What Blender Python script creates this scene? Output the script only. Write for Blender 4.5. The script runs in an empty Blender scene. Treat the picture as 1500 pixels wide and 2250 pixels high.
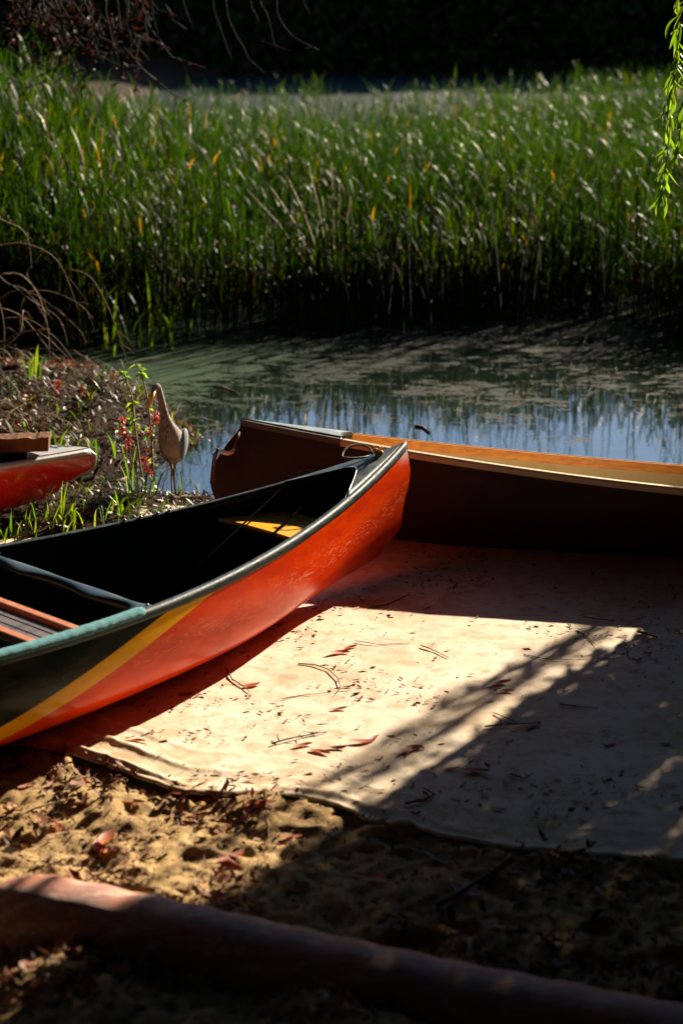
import bpy, math, random
import numpy as np
from mathutils import Vector, Matrix

# ------------------------------------------------------------ camera, sky, sun
scene = bpy.context.scene
col = scene.collection
SUN_AZ, SUN_EL = math.radians(56.5), math.radians(23)      # direction towards the sun, from +X
CAM_H, CAM_PITCH = 2.05, math.radians(14.9)

cam_data = bpy.data.cameras.new("camera")
cam = bpy.data.objects.new("camera", cam_data)
col.objects.link(cam)
cam.location = (0, 0, CAM_H)
cam.rotation_euler = (math.radians(90) - CAM_PITCH, 0, 0)
cam_data.sensor_fit = 'VERTICAL'
cam_data.sensor_height = 36
cam_data.lens = 64
cam_data.clip_end = 900
cam_data.clip_start = 0.05
cam_data.dof.use_dof = True
cam_data.dof.focus_distance = 6.75
cam_data.dof.aperture_fstop = 2.6
cam_data.dof.aperture_blades = 9
scene.camera = cam

world = bpy.data.worlds.new("World")
scene.world = world
world.use_nodes = True
wn = world.node_tree
wn.nodes.clear()
sky = wn.nodes.new('ShaderNodeTexSky')
sky.sky_type = 'NISHITA'
sky.sun_disc = False
sky.sun_elevation = SUN_EL
sky.sun_rotation = math.pi / 2 - SUN_AZ
sky.air_density = 0.85
sky.dust_density = 0.2
sky.ozone_density = 2.0
bg = wn.nodes.new('ShaderNodeBackground')
bg.inputs['Strength'].default_value = 0.05
wo = wn.nodes.new('ShaderNodeOutputWorld')
wn.links.new(sky.outputs[0], bg.inputs[0])
wn.links.new(bg.outputs[0], wo.inputs[0])

sun_data = bpy.data.lights.new("sun", 'SUN')
sun_data.energy = 5.0
sun_data.angle = math.radians(0.55)
sun_data.color = (1.0, 0.85, 0.65)
sun = bpy.data.objects.new("sun", sun_data)
col.objects.link(sun)
sd = Vector((math.cos(SUN_AZ) * math.cos(SUN_EL), math.sin(SUN_AZ) * math.cos(SUN_EL), math.sin(SUN_EL)))
sun.rotation_euler = sd.to_track_quat('Z', 'Y').to_euler()
sun.location = sd * 30

scene.view_settings.view_transform = 'Standard'
scene.view_settings.look = 'None'
scene.view_settings.exposure = 1.86
scene.view_settings.gamma = 1
scene.view_settings.use_curve_mapping = False

rng = np.random.default_rng(11)
random.seed(5)

# ------------------------------------------------------------ noise
def _lat(seed, n=256):
    return np.random.default_rng(seed).random((n, n))
_L = [_lat(100 + i) for i in range(8)]
def vnoise(x, y, k=0):
    L = _L[k % 8]; n = L.shape[0]
    x = np.asarray(x, float) + 37.7 * k; y = np.asarray(y, float) + 17.3 * k
    xi = np.floor(x).astype(int); yi = np.floor(y).astype(int)
    fx = x - xi; fy = y - yi
    fx = fx * fx * (3 - 2 * fx); fy = fy * fy * (3 - 2 * fy)
    a = L[xi % n, yi % n]; b = L[(xi + 1) % n, yi % n]; c = L[xi % n, (yi + 1) % n]; d = L[(xi + 1) % n, (yi + 1) % n]
    return (a * (1 - fx) + b * fx) * (1 - fy) + (c * (1 - fx) + d * fx) * fy
def fbm(x, y, k=0, o=4):
    s = 0; a = 1; t = 0
    for i in range(o):
        s = s + a * vnoise(x * 2 ** i, y * 2 ** i, k + i); t += a; a *= .5
    return s / t
def sstep(a, b, x):
    t = np.clip((np.asarray(x, float) - a) / (b - a), 0, 1)
    return t * t * (3 - 2 * t)

# ------------------------------------------------------------ node helpers
def new_mat(name):
    m = bpy.data.materials.new(name); m.use_nodes = True
    nt = m.node_tree
    for n in list(nt.nodes): nt.nodes.remove(n)
    out = nt.nodes.new('ShaderNodeOutputMaterial')
    return m, nt, out
class NT:
    def __init__(s, nt): s.nt = nt
    def n(s, t, **kw):
        n = s.nt.nodes.new(t)
        for k, v in kw.items(): setattr(n, k, v)
        return n
    def l(s, a, b): s.nt.links.new(a, b)
    def geo(s): return s.n('ShaderNodeNewGeometry').outputs['Position']
    def objc(s): return s.n('ShaderNodeTexCoord').outputs['Object']
    def mapping(s, vec, scale=(1, 1, 1), rot=(0, 0, 0), loc=(0, 0, 0)):
        m = s.n('ShaderNodeMapping'); s.l(vec, m.inputs[0])
        m.inputs['Scale'].default_value = scale; m.inputs['Rotation'].default_value = rot; m.inputs['Location'].default_value = loc
        return m.outputs[0]
    def noise(s, vec, scale, detail=4, rough=.55, dist=0):
        n = s.n('ShaderNodeTexNoise'); s.l(vec, n.inputs['Vector'])
        n.inputs['Scale'].default_value = scale; n.inputs['Detail'].default_value = detail
        n.inputs['Roughness'].default_value = rough; n.inputs['Distortion'].default_value = dist
        return n.outputs['Fac']
    def ramp(s, fac, stops, interp='LINEAR'):
        r = s.n('ShaderNodeValToRGB'); s.l(fac, r.inputs[0]); r.color_ramp.interpolation = interp
        el = r.color_ramp.elements
        while len(el) < len(stops): el.new(.5)
        for e, (p, c) in zip(el, stops):
            e.position = p; e.color = (*c, 1) if len(c) == 3 else c
        return r.outputs[0]
    def maprange(s, v, a, b, c=0, d=1, smooth=True):
        n = s.n('ShaderNodeMapRange'); n.clamp = True
        if smooth: n.interpolation_type = 'SMOOTHSTEP'
        s.l(v, n.inputs[0])
        for i, x in enumerate((a, b, c, d)): n.inputs[i + 1].default_value = x
        return n.outputs[0]
    def math(s, op, a, b=None, clamp=False):
        n = s.n('ShaderNodeMath', operation=op, use_clamp=clamp)
        for i, v in enumerate((a, b)):
            if v is None: continue
            if isinstance(v, (int, float)): n.inputs[i].default_value = v
            else: s.l(v, n.inputs[i])
        return n.outputs[0]
    def mix(s, fac, a, b):
        n = s.n('ShaderNodeMix', data_type='RGBA')
        if isinstance(fac, (int, float)): n.inputs[0].default_value = fac
        else: s.l(fac, n.inputs[0])
        for i, v in ((6, a), (7, b)):
            if isinstance(v, tuple): n.inputs[i].default_value = (*v, 1)
            else: s.l(v, n.inputs[i])
        return n.outputs[2]
    def sep(s, v):
        n = s.n('ShaderNodeSeparateXYZ'); s.l(v, n.inputs[0]); return n.outputs
    def bump(s, h, strength=.5, dist=.01):
        n = s.n('ShaderNodeBump'); s.l(h, n.inputs['Height'])
        n.inputs['Strength'].default_value = strength; n.inputs['Distance'].default_value = dist
        return n.outputs[0]
    def bsdf(s, colr, rough=.5, spec=.5, normal=None, **kw):
        b = s.n('ShaderNodeBsdfPrincipled')
        if isinstance(colr, tuple): b.inputs['Base Color'].default_value = (*colr, 1)
        else: s.l(colr, b.inputs['Base Color'])
        if isinstance(rough, (int, float)): b.inputs['Roughness'].default_value = rough
        else: s.l(rough, b.inputs['Roughness'])
        b.inputs['Specular IOR Level'].default_value = spec
        if normal is not None: s.l(normal, b.inputs['Normal'])
        for k, v in kw.items(): b.inputs[k].default_value = v
        return b.outputs[0]

def worn(name, base, other, scale=12, rough=.5, spec=.5, amount=.5, bump=.15, stretch=(1, 1, 1), grain=60, coat=0):
    m, nt, out = new_mat(name); N = NT(nt)
    v = N.mapping(N.objc(), stretch)
    a = N.noise(v, scale, 6, .65); b = N.noise(v, grain, 3, .6)
    f = N.maprange(N.math('ADD', N.math('MULTIPLY', a, .8), N.math('MULTIPLY', b, .2)), .5 - .12, .5 + .2 / max(amount, .05))
    c = N.mix(f, base, other)
    s = N.bsdf(c, N.maprange(a, .3, .7, max(rough - .1, 0), rough + .12), spec, N.bump(b, bump, .004), **({'Coat Weight': coat} if coat else {}))
    N.l(s, out.inputs[0]); return m

def foliage(name, cols, rough=.42, trans=.45, tcol=None, spec=.5, vary=True):
    """leaf material: colour picked per leaf from the 'tint' attribute"""
    m, nt, out = new_mat(name); N = NT(nt)
    at = N.n('ShaderNodeAttribute', attribute_name='tint').outputs['Fac']
    st = [(i / max(len(cols) - 1, 1), c) for i, c in enumerate(cols)]
    c = N.ramp(at, st)
    b = N.bsdf(c, rough, spec)
    t = N.n('ShaderNodeBsdfTranslucent')
    st2 = [(p, tuple(min(1, x * k) for x, k in zip(cc, (tcol or (1.6, 1.7, .8))))) for p, cc in st]
    N.l(N.ramp(at, st2), t.inputs[0])
    mx = N.n('ShaderNodeMixShader'); mx.inputs[0].default_value = trans
    N.l(b, mx.inputs[1]); N.l(t.outputs[0], mx.inputs[2]); N.l(mx.outputs[0], out.inputs[0])
    return m

# ------------------------------------------------------------ object helpers
def tag(o, label=None, cat=None, group=None, kind=None):
    if label: o['label'] = label
    if cat: o['category'] = cat
    if group: o['group'] = group
    if kind: o['kind'] = kind
    return o
def empty(name, loc=(0, 0, 0), rot=(0, 0, 0)):
    o = bpy.data.objects.new(name, None); col.objects.link(o)
    o.location = loc; o.rotation_euler = rot; o.empty_display_size = .1
    return o
def mesh_obj(name, V, Fc, mats, parent=None, smooth=True, matidx=None, tint=None, loc=None, rot=None):
    me = bpy.data.meshes.new(name)
    me.from_pydata([tuple(v) for v in V], [], [tuple(f) for f in Fc])
    if not isinstance(mats, (list, tuple)): mats = [mats]
    for m in mats: me.materials.append(m)
    if matidx is not None: me.polygons.foreach_set('material_index', np.asarray(matidx, dtype=np.int32))
    if smooth: me.polygons.foreach_set('use_smooth', np.ones(len(me.polygons), bool))
    if tint is not None:
        a = me.attributes.new('tint', 'FLOAT', 'POINT'); a.data.foreach_set('value', np.asarray(tint, np.float32))
    me.update()
    o = bpy.data.objects.new(name, me); col.objects.link(o)
    if parent: o.parent = parent
    if loc is not None: o.location = loc
    if rot is not None: o.rotation_euler = rot
    return o
def np_mesh(name, V, Q, mats, parent=None, smooth=True, tint=None, matidx=None, nv=4):
    """fast mesh from numpy arrays: V (n,3), Q (m,nv)"""
    me = bpy.data.meshes.new(name)
    V = np.ascontiguousarray(V, np.float32); Q = np.ascontiguousarray(Q, np.int32)
    me.vertices.add(len(V)); me.vertices.foreach_set('co', V.ravel())
    me.loops.add(Q.size); me.loops.foreach_set('vertex_index', Q.ravel())
    me.polygons.add(len(Q)); me.polygons.foreach_set('loop_start', np.arange(0, Q.size, nv, dtype=np.int32))
    if not isinstance(mats, (list, tuple)): mats = [mats]
    for m in mats: me.materials.append(m)
    if matidx is not None: me.polygons.foreach_set('material_index', np.asarray(matidx, np.int32))
    me.update(calc_edges=True)
    if smooth: me.polygons.foreach_set('use_smooth', np.ones(len(Q), bool))
    if tint is not None:
        a = me.attributes.new('tint', 'FLOAT', 'POINT'); a.data.foreach_set('value', np.asarray(tint, np.float32))
    o = bpy.data.objects.new(name, me); col.objects.link(o)
    if parent: o.parent = parent
    return o
class MB:
    """collects geometry for ONE mesh"""
    def __init__(s): s.V = []; s.F = []; s.M = []; s.T = []
    def add(s, V, Fc, mi=0, t=0.5):
        b = len(s.V); s.V += [tuple(v) for v in V]; s.F += [tuple(i + b for i in f) for f in Fc]; s.M += [mi] * len(Fc); s.T += [t] * len(V)
    def tube(s, pts, r, n=6, mi=0, t=.5, cap=True, flat=1.0):
        pts = [Vector(p) for p in pts]
        if isinstance(r, (int, float)): r = [r] * len(pts)
        V = []; up = Vector((0, 0, 1)); prev = None
        for i, p in enumerate(pts):
            d = (pts[min(i + 1, len(pts) - 1)] - pts[max(i - 1, 0)])
            d = d.normalized() if d.length > 1e-9 else Vector((0, 0, 1))
            if prev is None:
                a = d.cross(up if abs(d.z) < .95 else Vector((1, 0, 0))).normalized()
            else:
                a = (prev - d * prev.dot(d)); a = a.normalized() if a.length > 1e-6 else d.orthogonal().normalized()
            prev = a; b = d.cross(a)
            for k in range(n):
                ang = 2 * math.pi * k / n
                V.append(p + (a * math.cos(ang) + b * math.sin(ang) * flat) * r[i])
        Fc = []
        for i in range(len(pts) - 1):
            for k in range(n):
                Fc.append((i * n + k, i * n + (k + 1) % n, (i + 1) * n + (k + 1) % n, (i + 1) * n + k))
        if cap:
            Fc.append(tuple(range(n - 1, -1, -1))); Fc.append(tuple((len(pts) - 1) * n + k for k in range(n)))
        s.add(V, Fc, mi, t)
    def box(s, c, size, rotz=0, mi=0, t=.5, M=None, bev=0):
        V = []
        for z in (-.5, .5):
            for (x, y) in ((-.5, -.5), (.5, -.5), (.5, .5), (-.5, .5)):
                V.append(Vector((x * size[0], y * size[1], z * size[2])))
        R = M if M else Matrix.Rotation(rotz, 3, 'Z')
        V = [R @ v + Vector(c) for v in V]
        s.add(V, [(3, 2, 1, 0), (4, 5, 6, 7), (0, 1, 5, 4), (1, 2, 6, 5), (2, 3, 7, 6), (3, 0, 4, 7)], mi, t)
    def blob(s, c, r, n=8, m=6, mi=0, t=.5, jit=0, R=None):
        V = []; Fc = []
        r = (r, r, r) if isinstance(r, (int, float)) else r
        for i in range(m + 1):
            th = math.pi * i / m
            for k in range(n):
                ph = 2 * math.pi * k / n; j = 1 + random.uniform(-jit, jit)
                v = Vector((r[0] * math.sin(th) * math.cos(ph) * j, r[1] * math.sin(th) * math.sin(ph) * j, r[2] * math.cos(th) * j))
                if R: v = R @ v
                V.append(v + Vector(c))
        for i in range(m):
            for k in range(n):
                Fc.append((i * n + k, (i + 1) * n + k, (i + 1) * n + (k + 1) % n, i * n + (k + 1) % n))
        s.add(V, Fc, mi, t)
    def build(s, name, mats, parent=None, smooth=True, loc=None, rot=None):
        return mesh_obj(name, s.V, s.F, mats, parent, smooth, s.M, s.T, loc, rot)
def bevel(o, w=.003, seg=2):
    b = o.modifiers.new('bevel', 'BEVEL'); b.width = w; b.segments = seg; b.limit_method = 'ANGLE'; b.angle_limit = math.radians(35)

# ------------------------------------------------------------ pixel <-> place (used only to lay things out on the ground)
FPX = 4000.0
def at(px, py, z=0.0):
    x = (px - 750) / FPX; y = -(py - 1125) / FPX
    c, s_ = math.cos(CAM_PITCH), math.sin(CAM_PITCH)
    d = (x, c + y * s_, -s_ + y * c)
    t = (z - CAM_H) / d[2]
    return (t * d[0], t * d[1], z)
def at_y(px, py, Y):
    x = (px - 750) / FPX; y = -(py - 1125) / FPX
    c, s_ = math.cos(CAM_PITCH), math.sin(CAM_PITCH)
    d = (x, c + y * s_, -s_ + y * c); t = Y / d[1]
    return (t * d[0], Y, CAM_H + t * d[2])

# ------------------------------------------------------------ terrain
WATER_Z = -0.03
edge_px = [(-150, 1622), (0, 1642), (150, 1668), (300, 1722), (400, 1752), (480, 1758), (560, 1752), (650, 1758), (740, 1776), (820, 1812), (900, 1822), (1000, 1848), (1100, 1868), (1200, 1878), (1320, 1890), (1500, 1905), (1700, 1912)]
_e = np.array([at(*p)[:2] for p in edge_px])
def tarp_front(x):
    x = np.asarray(x, float)
    base = np.interp(x, _e[:, 0], _e[:, 1])
    return base + .018 * (vnoise(x * 9, x * 0 + 3, 2) - .5) + .014 * (vnoise(x * 31, x * 0 + 9, 3) - .5) + .008 * (vnoise(x * 90, x * 0 + 2, 5) - .5)
TARP_X = (-2.3, 2.7)
def tarp_back(x):
    return 7.62 - .22 * np.asarray(x, float) + .05 * (vnoise(np.asarray(x) * 5, np.asarray(x) * 0, 4) - .5)
log_a, log_b = np.array(at(-12, 1985, .07)[:2]), np.array(at(1560, 2300, .07)[:2])
def log_dist(x, y):
    d = log_b - log_a; L = np.hypot(*d); d = d / L
    px, py = x - log_a[0], y - log_a[1]
    return px * d[1] * -1 + py * d[0], px * d[0] + py * d[1]      # signed (+ far side), along
def land(x, y):
    """1 on land, 0 under the pond"""
    n = (fbm(x * 1.7, y * 1.7, 1, 3) - .5)
    main = sstep(0.45, -0.15, y - (8.02 + .25 * n - .22 * np.clip(x, -.4, 3)))
    bank = sstep(1.12, .82, np.hypot((x + 2.54) / 1.95, (y - 9.2) / 1.75) + .3 * n)
    left = sstep(0, -1.2, x + 4.0 + .8 * n) * sstep(30, 22, y)
    far = sstep(0, 2.2, y - (80 + 4 * n - .02 * np.abs(x)))
    far2 = sstep(0, 30, np.abs(x) - 95)
    return np.maximum.reduce([main, bank, left, far, far2])
def height(x, y):
    x = np.asarray(x, float); y = np.asarray(y, float)
    L = land(x, y)
    z = -.38 + .38 * L
    # mound of the left bank
    r = np.hypot((x + 2.14) / 1.62, (y - 9.55) / 1.30) + .35 * (fbm(x * 2.3, y * 2.3, 3, 4) - .5)
    md = sstep(1.05, .45, r)
    z = z + .13 * md + md * .12 * (fbm(x * 7, y * 7, 4, 4) - .5)
    z = z + .05 * sstep(-.7, -1.3, x) * sstep(7.0, 7.8, y) * L
    z = z + 2.8 * sstep(82, 96, y) + 1.2 * sstep(90, 250, y) + .7 * sstep(-4.3, -8, x) * sstep(6, 12, y)
    inside = (y > tarp_front(x) - .02) & (y < 7.4) & (x > -2.2) & (x < 2.6)
    rough = np.where(inside, 0.0, 1.0) * sstep(2.0, 2.4, y + 0 * x)
    far = sstep(14, 10, y)
    lumps = (fbm(x * 3.6, y * 3.6, 5, 3) - .5) * .040 + (fbm(x * 13, y * 13, 6, 4) - .5) * .036
    fine = (vnoise(x * 46, y * 46, 2) - .5) * .013 + (vnoise(x * 24, y * 24, 4) - .5) * .012
    sandzone = sstep(7.6, 7.0, y)
    z = z + rough * far * (lumps * (.55 + .45 * sandzone) + fine) * np.clip(L, .3, 1)
    # footprints in the loose sand
    d, a = log_dist(x, y)
    z = z + rough * (.055 * sstep(-.02, -.14, d) * sstep(-.7, -.2, d + .0) * (0.35 + sstep(.0, .35, a)) * (.4 + 1.2 * fbm(x * 4, y * 4, 7, 2))) * (y < 4.4)
    z = z - np.where(inside, .006, 0)
    dd = y - tarp_front(x)
    z = z + (y < 7) * sstep(-.8, -.5, x) * .026 * sstep(.46, .66, fbm(x * 5, y * 7, 6, 3)) * np.exp(-((dd - .01) / .05) ** 2)
    return z
FOOT = [(-.72, 4.55, .4), (-.35, 4.25, -.5), (-.1, 4.05, .9), (-.62, 4.2, 1.2), (-.15, 4.4, .2), (.35, 4.1, -.7), (.55, 3.85, .5), (.15, 3.8, .3), (-.45, 4.0, -.2), (.7, 4.05, 1.4), (-.85, 4.35, .3), (.25, 3.62, 1.3), (.8, 3.7, -.4), (-.3, 3.62, .3)]
def height_full(x, y):
    z = height(x, y)
    for fx, fy, a in FOOT:
        c, s_ = math.cos(a), math.sin(a)
        u = ((x - fx) * c + (y - fy) * s_) / .115; v = (-(x - fx) * s_ + (y - fy) * c) / .05
        r = np.sqrt(u * u + v * v)
        m = (y < tarp_front(x) - .04)
        z = z + m * (-.008 * sstep(1.0, .55, r) + .006 * sstep(.6, 1.05, r) * sstep(1.7, 1.1, r))
    return z
def zg(x, y):
    x = float(x); y = float(y)
    z = float(height_full(np.array([x]), np.array([y]))[0])
    if TARP_X[0] < x < TARP_X[1] and float(tarp_front(x)) < y < float(tarp_back(x)): z = max(z, .006)
    return z

def nonuni(segs):
    out = []
    for a, b, st in segs:
        n = max(1, int(round((b - a) / st))); out += list(np.linspace(a, b, n, endpoint=False))
    out.append(segs[-1][1]); return np.array(out)
gx = nonuni([(-320, -60, 26), (-60, -12, 4), (-12, -4, .5), (-4, -1.9, .045), (-1.9, 1.5, .0115), (1.5, 4, .1), (4, 12, .6), (12, 60, 4), (60, 320, 26)])
gy = nonuni([(-30, 0, 3), (0, 2.9, .25), (2.9, 5.1, .0115), (5.1, 7.0, .05), (7.0, 11.8, .025), (11.8, 20, .25), (20, 70, 2.5), (70, 100, 1.5), (100, 420, 20)])
X, Y = np.meshgrid(gx, gy)
Z = height_full(X, Y)
def grid_quads(nx, ny):
    i = np.arange(nx - 1); j = np.arange(ny - 1); I, J = np.meshgrid(i, j)
    a = (J * nx + I).ravel(); return np.stack([a, a + 1, a + nx + 1, a + nx], 1)

m_ground, nt, out = new_mat('sand_and_soil'); N = NT(nt)
P_ = N.geo(); sx = N.sep(P_)
n1 = N.noise(P_, 3.5, 6, .6); n2 = N.noise(P_, 26, 5, .7); n3 = N.noise(P_, 160, 3, .7)
sand = N.mix(N.maprange(n2, .35, .7), (.38, .25, .11), (.54, .38, .19))
sand = N.mix(N.maprange(n1, .42, .72, 0, .75), sand, (.23, .15, .075))
n5 = N.noise(P_, 9, 6, .75)
sand = N.mix(N.maprange(n5, .56, .66, 0, .6), sand, (.10, .06, .03))
sand = N.mix(N.maprange(n3, .60, .72, 0, .8), sand, (.10, .06, .035))
soil = N.mix(N.maprange(n2, .35, .65), (.012, .008, .006), (.045, .025, .017))
soil = N.mix(N.maprange(n3, .60, .7, 0, .8), soil, (.16, .095, .065))
w = N.maprange(N.math('ADD', sx[1], N.math('MULTIPLY', n1, 1.0)), 7.15, 7.45)
xl = N.maprange(N.math('ADD', sx[0], N.math('MULTIPLY', n1, .6)), .25, -.3)
w = N.math('MULTIPLY', w, N.math('MAXIMUM', xl, N.maprange(sx[1], 7.9, 8.4)))
c = N.mix(w, sand, soil)
n4 = N.noise(P_, 70, 5, .75)
bn = N.bump(N.math('ADD', N.math('MULTIPLY', n2, .5), N.math('ADD', n4, N.math('MULTIPLY', n3, .4))), .9, .014)
N.l(N.bsdf(c, .95, .05, bn), out.inputs[0])
ground = np_mesh('ground', np.stack([X.ravel(), Y.ravel(), Z.ravel()], 1), grid_quads(len(gx), len(gy)), m_ground)
tag(ground, 'sandy shore running down into dark soil and the pond bed', kind='structure')

# ------------------------------------------------------------ water
m_water, nt, out = new_mat('pond_water'); N = NT(nt)
P_ = N.geo(); sx = N.sep(P_)
wv = N.mapping(P_, (1, .55, 1))
ws = N.noise(P_, 2.2, 3, .5)
dark = N.bsdf((.006, .010, .008), .035, .5, N.bump(N.noise(N.mapping(P_, (1, 1.0, 1)), 4.5, 2, .5), .035, .02))
nA = N.noise(P_, 1.1, 3, .55, .6); nB = N.noise(N.mapping(P_, (.75, 1.3, 1)), 8.5, 8, .72, .5); nC = N.noise(P_, 45, 3, .7)
cover = N.math('ADD', N.math('MULTIPLY', nA, .42), N.math('MULTIPLY', nB, .75))
near = N.maprange(sx[1], 8.2, 13.0, -.105, .055, False)
left = N.math('MULTIPLY', N.maprange(sx[0], -.2, -1.8, 0, .22), N.maprange(sx[1], 9.4, 11.0))
far = N.maprange(sx[1], 22, 30, 0, .12)
cov = N.math('ADD', N.math('ADD', cover, near), N.math('ADD', N.math('ADD', left, far), -.035))
covf = N.maprange(N.math('ADD', cov, N.math('MULTIPLY', N.math('SUBTRACT', nC, .5), .32)), .555, .60)
wc = N.mix(N.maprange(sx[1], 8.3, 10.4), (.062, .062, .054), (.006, .013, .008))
wc = N.mix(N.math('MULTIPLY', N.maprange(sx[0], .2, -1.3), N.maprange(sx[1], 9.4, 10.6)), wc, (.012, .040, .014))
wc = N.mix(N.math('MULTIPLY', N.maprange(nC, .5, .75, 0, .5), N.maprange(sx[1], 11.5, 9.5)), wc, (.13, .105, .08))
wc = N.mix(N.maprange(sx[1], 20, 30), wc, (.004, .010, .0145))  # far weed darkened in colour, standing in for the trees' shade
weed = N.bsdf(wc, .8, .06, N.bump(nC, .4, .006))
mx = N.n('ShaderNodeMixShader'); N.l(covf, mx.inputs[0]); N.l(dark, mx.inputs[1]); N.l(weed, mx.inputs[2]); N.l(mx.outputs[0], out.inputs[0])
water = mesh_obj('pond_water', [(-300, 6.6, WATER_Z), (300, 6.6, WATER_Z), (300, 110, WATER_Z), (-300, 110, WATER_Z)], [(0, 1, 2, 3)], m_water, smooth=False)
tag(water, 'dark pond water with floating weed and sky reflections', kind='structure')

# ------------------------------------------------------------ tarp
m_tarp, nt, out = new_mat('tarp_cloth'); N = NT(nt)
P_ = N.geo()
n1 = N.noise(P_, 2.2, 6, .62); n2 = N.noise(P_, 14, 6, .7, .5); n3 = N.noise(P_, 120, 3, .75)
c = N.mix(N.maprange(n1, .35, .68), (.60, .51, .40), (.47, .36, .24))
c = N.mix(N.maprange(n2, .45, .70, 0, .8), c, (.33, .23, .13))
c = N.mix(N.maprange(n2, .30, .42, .5, 0), c, (.68, .61, .52))
c = N.mix(N.maprange(n3, .615, .70, 0, .85), c, (.12, .075, .045))
fr = N.n('ShaderNodeAttribute', attribute_name='tint').outputs['Fac']
dirty = N.math('MULTIPLY', fr, N.maprange(n2, .36, .62))
c = N.mix(N.math('MULTIPLY', dirty, .9), c, (.34, .235, .12))
bn = N.bump(N.math('ADD', n2, N.math('MULTIPLY', n3, .35)), .35, .006)
N.l(N.bsdf(c, .85, .2, bn), out.inputs[0])
nxt, nyt = 520, 330
tx = np.linspace(TARP_X[0], TARP_X[1], nxt)
vv = np.concatenate([np.linspace(0, .28, 170, endpoint=False), np.linspace(.28, 1, nyt - 170)])
TX = np.tile(tx, (nyt, 1)); F0 = tarp_front(TX); B0 = tarp_back(TX)
TY = F0 + (B0 - F0) * vv[:, None]
D_ = TY - F0
lf = sstep(-.15, -.75, TX)
edge = sstep(.55, 0, D_)
# long folds running beside the front edge, strongest at the left corner
ph = D_ * 46 + 5.5 * (fbm(TX * 2.2, TY * 2.2, 1, 2)) + TX * 5
fold = np.clip(np.sin(ph), -.3, 1) ** 2 * np.sign(np.sin(ph))
amp = (.004 + .024 * lf) * edge * (.3 + 1.2 * fbm(TX * 2.5, TY * 3, 5, 2))
mid = .010 * np.exp(-((D_ - .07 - .03 * np.sin(TX * 6)) / .022) ** 2) * sstep(.35, .0, np.abs(TX + .1))
TZ = .0055 + amp * (fold * .5 + .5) + mid
TZ = TZ + .010 * (fbm(TX * 1.6, TY * 1.6, 3, 3) - .42) * sstep(0, .3, D_) + .004 * (fbm(TX * 9, TY * 9, 6, 3) - .5)
TZ = TZ + .009 * np.exp(-((D_ - .010) / .014) ** 2) * (.25 + 1.1 * vnoise(TX * 3.3, TX * 0 + 7, 1)) - .004 * np.exp(-(D_ / .01) ** 2)
TZ = np.maximum(TZ, .003)
g_dirt = np.clip(sstep(.35, .0, D_) * .75 + sstep(-.1, -.9, TX) * sstep(1.0, .1, D_) * .6, 0, 1)
tarp = np_mesh('ground_tarp', np.stack([TX.ravel(), TY.ravel(), TZ.ravel()], 1), grid_quads(nxt, nyt), m_tarp, tint=g_dirt.ravel())
tag(tarp, 'pale beige ground cloth spread on the sand under the canoes', 'tarp')
so = tarp.modifiers.new('thick', 'SOLIDIFY'); so.thickness = .002; so.offset = -1

# ------------------------------------------------------------ canoes
M_green = worn('dark_green_paint', (.010, .028, .026), (.045, .075, .070), 9, .42, .5, .6)
M_gunwale = worn('green_vinyl_gunwale', (.010, .025, .030), (.042, .064, .068), 22, .5, .22, .7, .25)
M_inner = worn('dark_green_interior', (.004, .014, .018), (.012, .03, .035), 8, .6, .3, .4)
M_wood = worn('honey_wood', (.55, .22, .035), (.28, .10, .02), 4, .38, .5, .6, .1, (1, 12, 1), 30, .3)
M_seatwood = worn('orange_varnished_ply', (.90, .40, .02), (.76, .29, .015), 5, .28, .5, .5, .05, (1, 10, 1), 40, .4)
M_slat = worn('weathered_dark_slat', (.06, .05, .055), (.14, .10, .09), 6, .5, .4, .6, .3, (1, 14, 1))
M_redwood = worn('reddish_wood_frame', (.36, .11, .035), (.52, .22, .08), 6, .4, .5, .6, .2, (1, 14, 1))
M_teal = worn('teal_felt_padding', (.10, .245, .29), (.15, .32, .35), 60, .95, .1, .6, 1.0, grain=260)
M_rope = worn('tan_rope', (.42, .30, .17), (.62, .48, .30), 120, .9, .1, .5, 1)
M_cord = worn('dark_braided_cord', (.004, .003, .003), (.010, .006, .006), 200, .8, .0, .5, 1)
M_white = worn('white_plastic_grip', (.62, .58, .54), (.45, .40, .36), 30, .45, .5, .5)
M_steel = worn('dull_rivet_metal', (.32, .36, .38), (.16, .2, .22), 60, .35, .6, .5)

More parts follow.
